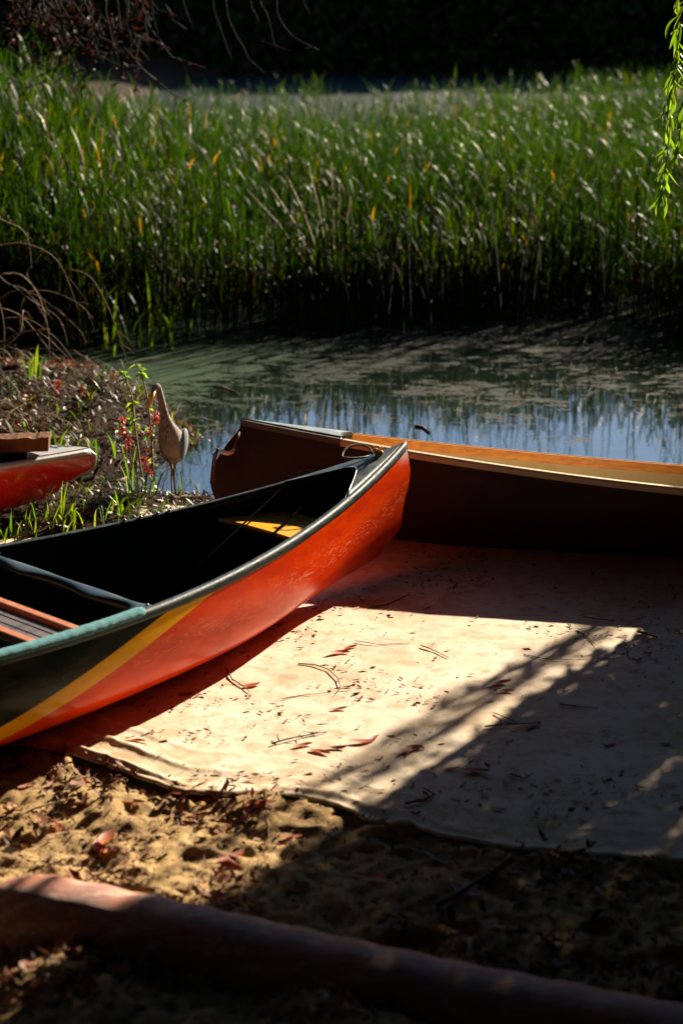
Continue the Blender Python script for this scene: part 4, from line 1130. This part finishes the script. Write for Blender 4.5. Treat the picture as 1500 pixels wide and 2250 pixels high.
twig([(780, 1408), (830, 1416), (900, 1413)], .0014, 'fine curved stem left of the upper middle of the cloth')
twig([(810, 1335), (850, 1328), (898, 1306)], .0024, 'long twig in the brown canoe shadow', fork=3)
twig([(1280, 1355), (1310, 1360), (1350, 1364)], .0024, 'dark twig in shade above the lit corner')
twig([(1120, 1700), (1150, 1710), (1170, 1700)], .0026, 'small forked twig in the tree shadow', fork=3)
twig([(1230, 1548), (1270, 1552), (1310, 1556)], .0020, 'dark twig lying in the right of the tree shadow', fork=2)
twig([(890, 1765), (930, 1758), (955, 1745)], .0040, 'forked dark twig by the hem in the tree shadow', fork=5)
twig([(500, 1790), (545, 1772), (590, 1765)], .0035, 'dark stick just under the hem', fork=3)
twig([(30, 1800), (80, 1775), (130, 1762)], .0035, 'brown stick on the sand at far left', M_tan, fork=2)
twig([(588, 1800), (590, 1835), (589, 1870)], .0018, 'pale upright straw on the sand', M_tan)
twig([(960, 1990), (1010, 1960), (1080, 1915), (1120, 1880)], .0065, 'long dark stick in the shaded sand')
twig([(680, 1830), (760, 1800), (800, 1790)], .0030, 'thin twig on sand next to the hem corner', M_tan, fork=4)
twig([(25, 2062), (45, 2085), (60, 2105)], .003, 'pale straw on the dark side of the pipe', M_tan)

# ------------------------------------------------------------ dead arching branches on the left bank
dead = [([(-60, 560), (0, 540), (60, 537), (128, 575), (172, 680)], .010), ([(-40, 640), (30, 600), (80, 640), (105, 720), (110, 800)], .009), ([(-50, 500), (20, 490), (60, 520), (70, 590)], .007),
        ([(-40, 700), (30, 640), (90, 655), (170, 720), (190, 755)], .009), ([(60, 640), (110, 640), (170, 665), (205, 700)], .006), ([(150, 590), (200, 610), (240, 680), (262, 740), (283, 805)], .006),
        ([(-30, 790), (20, 745), (50, 730), (110, 724)], .014), ([(15, 760), (45, 730), (50, 690), (52, 682)], .009), ([(-40, 690), (40, 690), (110, 770), (140, 800)], .007), ([(-30, 610), (20, 625), (60, 640), (100, 700)], .008),
        ([(10, 700), (60, 700), (120, 740), (160, 790), (172, 822)], .006), ([(-40, 600), (-10, 640), (10, 720), (5, 830)], .007), ([(90, 560), (60, 600), (90, 650), (110, 690)], .005), ([(20, 620), (70, 660), (130, 700), (150, 760)], .005)]
bush = empty('dead_shrub', at_y(-60, 800, 9.9)); bo = Vector(bush.location)
tag(bush, 'bare tangled shrub of arching dead branches on the left bank', 'shrub')
for i, (pp, rr) in enumerate(dead):
    Y0 = 9.4 + .12 * (i % 6); P3 = [Vector(at_y(a, b_, Y0 + .05 * k)) - bo for k, (a, b_) in enumerate(pp)]
    if pp[0][0] < 0: P3 = [Vector((-.12 * random.random(), .1 * random.random(), -.05 - .05 * random.random()))] + P3
    # smooth
    S_ = []
    for k in range(len(P3) - 1):
        p0, p1, p2, p3 = P3[max(k - 1, 0)], P3[k], P3[k + 1], P3[min(k + 2, len(P3) - 1)]
        for t in (0, .25, .5, .75):
            S_.append(.5 * ((2 * p1) + (p2 - p0) * t + (2 * p0 - 5 * p1 + 4 * p2 - p3) * t * t + (3 * p1 - p0 - 3 * p2 + p3) * t ** 3))
    S_.append(P3[-1]); b = MB(); b.tube(S_, [rr * .62 * (1 - .6 * k / len(S_)) for k in range(len(S_))], 6)
    for _ in range(3):
        k = random.randrange(3, len(S_)); d = Vector((random.uniform(-.3, 1), random.uniform(-.5, .5), random.uniform(-1, .3))) * random.uniform(.05, .2)
        b.tube([S_[k], S_[k] + d * .5 + Vector((0, 0, .01)), S_[k] + d], [rr * .3, rr * .22, rr * .1], 4)
    b.build('branch', M_tan if i % 3 else M_twig, bush)
# more fine tangle, fallen sticks on the mound
for i, (pp, rr, lab) in enumerate((([(155, 845), (175, 858), (205, 868), (229, 888)], .009, 'pale crooked stick lying on the mound'), ([(170, 850), (190, 870), (205, 880)], .007, 'short pale stick beneath the crooked one'), ([(240, 890), (270, 915), (300, 945), (320, 1000), (338, 1015)], .008, 'tan stick slanting down the mound towards the heron'), ([(360, 1095), (385, 1092), (415, 1087)], .009, 'wet dark stick at the heron feet'), ([(240, 1060), (265, 1055), (282, 1047)], .008, 'pale stick on the soil right of the canoe tip'), ([(470, 852), (490, 850), (520, 862)], .008, 'pale twig floating on the weedy water'), ([(912, 936), (928, 938), (942, 950)], .012, 'dark sliver of bark floating on the pond'), ([(40, 830), (90, 826), (150, 828)], .010, 'dark branch lying along the top of the mound'))):
    P3 = []
    for a, b_ in pp:
        x, y, _ = at(a, b_, .1); z = max(zg(x, y), WATER_Z) + rr * .4; 
        for _k in range(3): x, y, _ = at(a, b_, z); z = max(zg(x, y), WATER_Z) + rr * .4
        P3.append(Vector((x, y, z)))
    b = MB(); b.tube([p - P3[0] for p in P3], [rr * (.8 - .4 * k / len(P3)) for k in range(len(P3))], 6)
    o = b.build('stick', M_tan if 'dark' not in lab else M_twig, None, loc=P3[0]); tag(o, lab, 'stick', 'sticks about the bank and pond')

# ------------------------------------------------------------ trees
M_bark = worn('grey_bark', (.05, .04, .032), (.09, .075, .06), 6, .9, .15, .5, 1, (1, 1, .25), 25)
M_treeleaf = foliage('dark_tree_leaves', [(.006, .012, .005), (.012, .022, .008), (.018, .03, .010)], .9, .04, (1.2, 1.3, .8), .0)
M_willow = foliage('willow_leaves', [(.05, .10, .012), (.09, .17, .015), (.13, .20, .02)], .4, .5, (2.0, 1.9, .6), .4)
M_darktwig = worn('dark_twig', (.010, .007, .006), (.028, .018, .014), 40, .85, .1, .5, .3)  # much darker brown than the other twig materials
M_rust = foliage('rusty_dry_leaves', [(.02, .007, .004), (.05, .012, .006), (.02, .014, .008)], .6, .3, (1.5, 1, .8), .3)
def leaf_cloud(P, ln, wd, r_, tdown=0.0):
    """diamond leaves at points P (n,3)"""
    n = len(P); a = r_.uniform(0, 2 * np.pi, n); e = r_.uniform(-1, .6, n) - tdown
    d = np.stack([np.cos(a) * np.cos(e), np.sin(a) * np.cos(e), np.sin(e)], 1)
    q = r_.normal(size=(n, 3)); s_ = np.cross(d, q); s_ /= np.linalg.norm(s_, axis=1)[:, None] + 1e-9
    L = (ln * r_.uniform(.6, 1.3, n))[:, None]; W = (wd * r_.uniform(.6, 1.3, n))[:, None]
    V = np.stack([P, P + d * L * .45 + s_ * W, P + d * L, P + d * L * .45 - s_ * W], 1).reshape(-1, 3)
    return V, np.arange(n * 4).reshape(-1, 4), np.repeat(r_.random(n), 4)
def limb(mb, p0, p1, r0, r1, wob=.08, n=6, k=7):
    p0, p1 = Vector(p0), Vector(p1); L = (p1 - p0).length; pts = []
    for i in range(n + 1):
        t = i / n; w = wob * L * math.sin(t * math.pi)
        pts.append(p0.lerp(p1, t) + Vector((random.uniform(-1, 1), random.uniform(-1, 1), random.uniform(-.3, .6))) * w * .5)
    mb.tube(pts, [r0 + (r1 - r0) * i / n for i in range(n + 1)], k); return pts
def far_tree(seed, H, R, low):
    q = np.random.default_rng(seed); random.seed(seed)
    root_ = empty('shore_tree'); b = MB(); tips = []
    limb(b, (0, 0, -.3), (.3, 0, H * .55), .28, .16, .05)
    for i in range(9):
        a = i * 2.4; z0 = H * (.12 + .045 * i); t_ = (math.cos(a) * R * .6, math.sin(a) * R * .6, z0 + H * .12)
        limb(b, (0, 0, z0), t_, .09, .03, .1, 5, 5); tips.append(t_)
    b.build('trunk', M_bark, root_)
    pts = []
    for i in range(60):
        z = low + (H - low) * q.random() ** .9; f = math.sin(math.pi * min(1, max(.05, (z - low) / (H - low) * .8 + .25))) ** .6
        a = q.uniform(0, 6.28); rr = R * f * math.sqrt(q.random())
        c = np.array([math.cos(a) * rr, math.sin(a) * rr, z]); pts.append(c + q.normal(size=(170, 3)) * [.75, .75, .5])
    P = np.concatenate(pts); P[:, 2] = np.maximum(P[:, 2], low * .3)
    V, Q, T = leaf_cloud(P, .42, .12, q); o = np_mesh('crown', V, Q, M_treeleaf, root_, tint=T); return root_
def copy_tree(o, parent=None):
    c = o.copy(); col.objects.link(c); c.parent = parent
    for ch in list(o.children): copy_tree(ch, c)
    return c
protos = [far_tree(1, 10.5, 4.6, .3), far_tree(2, 11.5, 5.2, .2), far_tree(3, 9.5, 4.4, .4)]
vis = ['first', 'second']
k = 0
for row, (yy, xs_) in enumerate(((85.5, np.arange(-34, 41, 5.6)), (92, np.arange(-36, 43, 6.5)))):
    for j, x_ in enumerate(xs_):
        pr = protos[k % 3]; o = pr if k < 3 else copy_tree(pr); k += 1
        x0 = x_ + random.uniform(-1, 1); y0 = yy + random.uniform(-1.2, 1.2)
        o.location = (x0, y0, float(height(np.array([x0]), np.array([y0]))[0]) - .1); s_ = random.uniform(.9, 1.12); o.scale = (s_, s_, s_ * random.uniform(.9, 1.1)); o.rotation_euler = (0, 0, random.uniform(0, 6.28))
        tag(o, 'dark leafy tree in deep shade on the far shore of the pond', 'tree', 'trees on the far shore')
# dense shaded undergrowth along the far bank
q = np.random.default_rng(8); n = 85000
P = np.stack([q.uniform(-32, 38, n), 82.2 + q.random(n) * 3.0 + 1.2 * np.sin(np.linspace(0, 50, n)) * 0, q.random(n) ** 1.1 * 4.2 + .1], 1)
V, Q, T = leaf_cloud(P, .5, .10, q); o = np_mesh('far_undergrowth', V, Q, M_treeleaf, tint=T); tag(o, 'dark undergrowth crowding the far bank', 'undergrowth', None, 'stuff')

# ---- willow on the right (mostly out of frame): its curtain shades the lower right of the picture
wx, wy = 4.9, 7.9
ux, uy = math.cos(SUN_AZ), math.sin(SUN_AZ)
random.seed(21)
wil = empty('willow_tree', (wx, wy, float(height(np.array([wx]), np.array([wy]))[0])))
tag(wil, 'willow with hanging leafy strands dropping in at the right edge', 'tree', 'willows by the pond')
wz = wil.location.z
b = MB(); limb(b, (0, 0, -.4), (.1, -.1, 2.2), .24, .17, .04, 8, 12)
tops = []
for i in range(9):
    a = i * .72 + .2; e = (math.cos(a) * 1.6, math.sin(a) * 1.6, 3.6 + .5 * math.sin(i * 2.1)); limb(b, (.1, -.1, 1.9 + .05 * i), e, .10, .03, .12, 8, 7); tops.append(e)
lp = limb(b, (.1, -.1, 2.1), (1.22 - wx, 6.8 - wy, 3.35), .07, .02, .06, 9, 6)
b.build('trunk', M_bark, wil)
q = np.random.default_rng(77)
strands = []; leafP = []
tb = MB()
QMAX = 2.54                                      # sun-line that bounds the tree's shadow
for i in range(650):
    # along-sun and across-sun coordinates
    s_c = q.uniform(6.6, 10.6); q_c = QMAX - q.exponential(1.5) if i < 260 else q.uniform(-1.6, QMAX - .25)
    q_c = max(q_c, -1.8)
    q_c = min(q_c, QMAX - .02 - .15 * max(0, .42 * (s_c - 4.6) - .6))
    if 640 < i: q_c = QMAX + q.uniform(-.02, .14)
    x0 = ux * s_c - uy * q_c; y0 = uy * s_c + ux * q_c
    if abs(x0 / max(y0, .1)) < .24 and x0 > 0: continue
    top = q.uniform(2.6, 4.1) if i <= 640 else q.uniform(1.9, 2.9); bot = max(.25, .40 * (s_c - 6.35) + q.normal(0, .16))
    if top - bot < .4: continue
    n_ = 9; sw = q.normal(0, .05, 2); pts = [(x0 - wx + sw[0] * t * t + .012 * math.sin(t * 9 + i), y0 - wy + sw[1] * t * t, top + (bot - top) * t - wz) for t in np.linspace(0, 1, n_)]
    tb.tube(pts, .0028, 3, cap=False)
    m_ = int((top - bot) * 62); tt = q.random(m_); base = np.array(pts); idx = np.clip((tt * (n_ - 1)).astype(int), 0, n_ - 2); fr_ = (tt * (n_ - 1) - idx)[:, None]
    leafP.append(base[idx] * (1 - fr_) + base[idx + 1] * fr_)
tb.build('strands', M_twig, wil)
V, Q, T = leaf_cloud(np.concatenate(leafP), .095, .0115, q, .6); np_mesh('curtain_leaves', V, Q, M_willow, wil, tint=T)
cp_ = []
for i in range(70):
    a = q.uniform(0, 6.28); rr = 1.75 * math.sqrt(q.random()); xx, yy = math.cos(a) * rr, math.sin(a) * rr
    cp_.append(np.array([xx, yy, 3.3 + .9 * q.random() - .12 * rr ** 2]) + q.normal(size=(150, 3)) * [.22, .22, .16])
cp_ = np.concatenate(cp_); wxq = -uy * (cp_[:, 0] + wx) + ux * (cp_[:, 1] + wy); cp_ = cp_[wxq < QMAX - .42]
V, Q, T = leaf_cloud(cp_, .10, .016, q, .2); np_mesh('crown', V, Q, M_willow, wil, tint=T)

# the strand that hangs into the picture, in clusters of curled leaves
def curled_leaf(mb, p, az, ln, wd, curl, droop, t):
    n_ = 6; V = []; Fc = []; d = Vector((math.cos(az), math.sin(az), 0)); s = Vector((-math.sin(az), math.cos(az), 0)); pos = Vector(p); ang = droop
    for i in range(n_ + 1):
        f = i / n_; w = wd * math.sin(math.pi * (f * .93 + .05)) ** .8
        dd = d * math.cos(ang) + Vector((0, 0, -1)) * math.sin(ang); nn = d * math.sin(ang) + Vector((0, 0, 1)) * math.cos(ang)
        V += [pos - s * w + nn * w * .4, pos.copy(), pos + s * w + nn * w * .4]; pos = pos + dd * ln / n_; ang += curl / n_
    for i in range(n_):
        for k_ in range(2): a = i * 3 + k_; Fc.append((a, a + 1, a + 4, a + 3))
    mb.add(V, Fc, 0, t)
def px_strand(pts, Y, nleaf, ln):
    P3 = [Vector(at_y(a, b_, Y)) - Vector((wx, wy, wz)) for a, b_ in pts]
    m_ = MB(); m_.tube(P3, [.003 * (1 - .5 * i / len(P3)) for i in range(len(P3))], 5); m_.build('strand', M_twig, wil)
    for i in range(nleaf):
        f = (i + random.random() * .8) / nleaf * (len(P3) - 1.001); k_ = int(f); p = P3[k_].lerp(P3[k_ + 1], f - k_)
        lb = MB(); curled_leaf(lb, p, random.uniform(0, 6.28), ln * random.uniform(.6, 1.2), ln * .11 * random.uniform(.7, 1.4), random.uniform(-.9, 1.6), random.uniform(.6, 1.35), random.random())
        lb.build('leaf', M_willow, wil)
top3 = (1490, -420)
px_strand([top3, (1490, -150), (1488, 60), (1475, 180), (1470, 290), (1462, 360), (1455, 410), (1446, 450)], 6.75, 40, .080)
px_strand([(1510, -400), (1500, 0), (1486, 110), (1478, 190), (1468, 250)], 6.7, 36, .076)
px_strand([(1530, -400), (1515, 60), (1505, 180), (1492, 300), (1482, 350)], 6.65, 32, .080)

# ---- bare drooping branches, upper left, from a tree on the left bank
random.seed(9)
lt = empty('bare_tree', (-4.6, 13.0, .3)); tag(lt, 'leafless tree on the left bank drooping thin dark branches into the top of the picture', 'tree')
b = MB(); limb(b, (0, 0, -.4), (.3, -.1, 3.0), .20, .12, .05, 8, 10); l2 = limb(b, (.3, -.1, 2.6), (2.7, -.3, 3.6), .09, .03, .1, 8, 7); l3 = limb(b, (.3, -.1, 2.9), (4.6, -.4, 3.9), .08, .02, .06, 10, 7)
b.build('trunk', M_bark, lt)
o3 = Vector((-4.6, 13.0, .3))
hang = [([(455, -160), (470, 20), (495, 90), (510, 140)], 12.6), ([(470, -160), (500, 40), (520, 80), (545, 130), (580, 160)], 12.5), ([(540, -180), (570, 10), (592, 50), (612, 120)], 12.4), ([(590, -180), (610, 30), (640, 80), (700, 110)], 12.6),
        ([(520, -180), (555, 20), (570, 60)], 12.8), ([(300, -160), (320, -10), (350, 20), (390, 36)], 12.3), ([(380, -160), (400, 10), (424, 65)], 12.7), ([(630, -180), (665, 0), (680, 30)], 12.9), ([(560, 90), (590, 98), (640, 112), (680, 105)], 12.5),
        ([(260, -150), (275, 20), (285, 80), (293, 140)], 12.1), ([(330, -150), (335, 30), (345, 70), (335, 110)], 12.2)]
for pp, Y0 in hang:
    P3 = [Vector(at_y(a, b_, Y0)) - o3 for a, b_ in pp]; S_ = []
    for k_ in range(len(P3) - 1):
        for t in (0, .5): S_.append(P3[k_].lerp(P3[k_ + 1], t) + Vector((random.uniform(-.01, .01), 0, random.uniform(-.01, .01))))
    S_.append(P3[-1]); b = MB(); b.tube(S_, [.009 * (1 - .6 * i / len(S_)) for i in range(len(S_))], 5); b.build('branch', M_darktwig, lt)
# rusty twiggy thicket in the upper left
th = empty('rusty_shrub', (-2.6, 12.6, .0)); tag(th, 'tangle of bare twigs with rusty leaves at the upper left above the reeds', 'shrub')
to = Vector((-2.6, 12.6, 0)); lb = MB()
for i in range(64):
    a0 = (random.uniform(20, 320), random.uniform(-70, 150) * (1 - abs(random.random() - .5))); dx = random.uniform(-150, 150); dy = random.uniform(20, 170) * (1 - .5 * abs(a0[0] - 210) / 260)
    Y0 = random.uniform(12.0, 13.2); pp = [(a0[0], a0[1] - 30), (a0[0] + dx * .2 + random.uniform(-20, 20), a0[1] + dy * .25), (a0[0] + dx * .6 + random.uniform(-30, 30), a0[1] + dy * .8), (a0[0] + dx, a0[1] + dy)]
    P3 = [Vector(at_y(x_, y_, Y0)) - to for x_, y_ in pp]; b = MB(); b.tube(P3, [.007, .006, .0045, .002], 4)
    for _ in range(4):
        k_ = random.randrange(0, 3); p = P3[k_].lerp(P3[k_ + 1], random.random()); d = Vector((random.uniform(-1, 1), random.uniform(-.6, .6), random.uniform(-1, .6))) * .14
        b.tube([p, p + d * .5, p + d], [.004, .003, .0015], 4)
    b.build('branch', M_darktwig, th); leafset(lb, P3, 9, .05, .010, .3)
lb.build('leaves', M_rust, th)
mt = MB(); limb(mt, (-1.0, .2, -.1), (-.3, .1, 2.45), .06, .03, .06, 8, 7); limb(mt, (-1.0, .2, 1.0), (.5, .0, 2.6), .04, .015, .08, 8, 6); mt.build('trunk', M_bark, th)

# ---- added unseen trees that keep open sky light off the sand and boats
random.seed(40)
def added_shade_tree(seed, H, R, low, nclump, name='added_canopy_tree'):
    q = np.random.default_rng(seed)
    root_ = empty(name); b = MB(); limb(b, (0, 0, -.4), (.2, .1, H * .7), .26, .14, .04, 8, 10)
    for i in range(10):
        a = i * 2.4; z0 = H * .52 + (H * .022) * i; limb(b, (0, 0, z0), (math.cos(a) * R * .75, math.sin(a) * R * .75, min(H, z0 + H * .2)), .09, .02, .1, 6, 6)
    b.build('trunk', M_bark, root_)
    pts = []
    for i in range(nclump):
        z = low + (H - low) * q.random(); a = q.uniform(0, 6.28); rr = R * math.sqrt(q.random()) * (1 - .35 * (z - low) / (H - low))
        pts.append(np.array([math.cos(a) * rr, math.sin(a) * rr, z]) + q.normal(size=(140, 3)) * [.5, .5, .3])
    P = np.concatenate(pts); P[:, 2] = np.maximum(P[:, 2], low * .92)
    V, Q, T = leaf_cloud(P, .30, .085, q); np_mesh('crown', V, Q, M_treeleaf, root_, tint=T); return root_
t1 = added_shade_tree(51, 8.2, 4.6, 5.0, 210)
t1.location = (-4.6, 1.0, 0); tag(t1, 'tall unseen tree added to block sky light, on the left behind the camera', 'tree')
def put(src, loc, rz, sc_, lab):
    o = copy_tree(src); o.location = loc; o.rotation_euler = (0, 0, rz); o.scale = (sc_,) * 3; tag(o, lab, 'tree')
put(t1, (3.9, 0.2, 0), 1.3, 1.0, 'tall unseen tree added to block sky light, on the right behind the camera')
put(t1, (-7.2, 6.6, .2), 2.6, 1.0, 'tall unseen tree added farther along the left shore to block sky light')
t2 = added_shade_tree(52, 9.5, 4.2, .8, 300)
t2.location = (-3.6, -7.0, 0); tag(t2, 'bushy unseen tree added behind the shore at left to block low sky light', 'tree')
put(t2, (3.4, -7.6, 0), 2.0, 1.05, 'bushy unseen tree added behind the middle of the shore to block low sky light')
put(t2, (10.0, -3.5, 0), 4.0, 1.0, 'bushy unseen tree added behind the shore at right to block low sky light')
put(t2, (-11.0, -1.5, .4), 5.0, 1.0, 'bushy unseen tree added far left of the shore to block low sky light')

t3 = added_shade_tree(53, 9.6, 5.8, 7.2, 330)
t3.location = (-6.0, 11.8, .3); tag(t3, 'high spreading unseen tree added on the left bank, its crown blocking sky over the water', 'tree')
put(t3, (6.9, 10.3, -.3), 2.2, 1.0, 'high spreading unseen tree added at the right edge of the pond to block sky light')
put(t2, (-8.0, 4.2, .3), 0.7, .75, 'low bushy unseen tree added on the left shore against side sky light')
put(t2, (-8.6, 9.5, .5), 3.7, .75, 'low bushy unseen tree added beyond the bare left bank against side sky light')
put(t2, (8.2, 2.2, 0), 2.9, .75, 'low bushy unseen tree added right of the willow against side sky light')

put(t2, (12.5, 9.5, -.3), 1.1, .8, 'low bushy unseen tree added at the right end of the pond against side sky light')
put(t2, (11.0, 4.5, 0), 5.1, .8, 'low bushy unseen tree added well right of the willow against side sky light')
put(t2, (-10.5, 14.0, .8), 2.2, .9, 'low bushy unseen tree added far up the left bank against side sky light')
t4 = added_shade_tree(54, 12.5, 6.5, 9.6, 330)
t4.location = (-10.5, 19.5, .6); tag(t4, 'tallest unseen tree added on the left bank, its high crown blocking sky light', 'tree')
put(t4, (17.0, 14.0, -.3), 2.2, 1.0, 'tallest unseen tree added right of the pond beyond the willow to block sky light')

t5 = added_shade_tree(55, 9.8, 4.9, 7.4, 260)  # added crowns closing the gap of sky overhead
t5.location = (-3.9, 4.6, 0); tag(t5, 'high crowned unseen tree added left of the canoes to close the overhead sky', 'tree')
put(t5, (4.5, 4.6, 0), 2.4, 1.0, 'high crowned unseen tree added right of the ground cloth to close the overhead sky')
put(t5, (.4, -2.6, 0), 4.0, 1.0, 'high crowned unseen tree added just behind the camera to close the overhead sky')
q = np.random.default_rng(90); n = 60000  # added ring of leaves hiding the bright horizon behind the shore
aa = q.uniform(math.radians(150), math.radians(372), n); rr = 13.5 + q.random(n) * 3
P = np.stack([rr * np.cos(aa), rr * np.sin(aa) + 2, q.random(n) ** 1.2 * 3.4], 1)
V, Q, T = leaf_cloud(P, .42, .13, q); o = np_mesh('added_undergrowth', V, Q, M_treeleaf, tint=T); tag(o, 'unseen undergrowth added behind the shore to block the horizon sky', 'undergrowth', None, 'stuff')
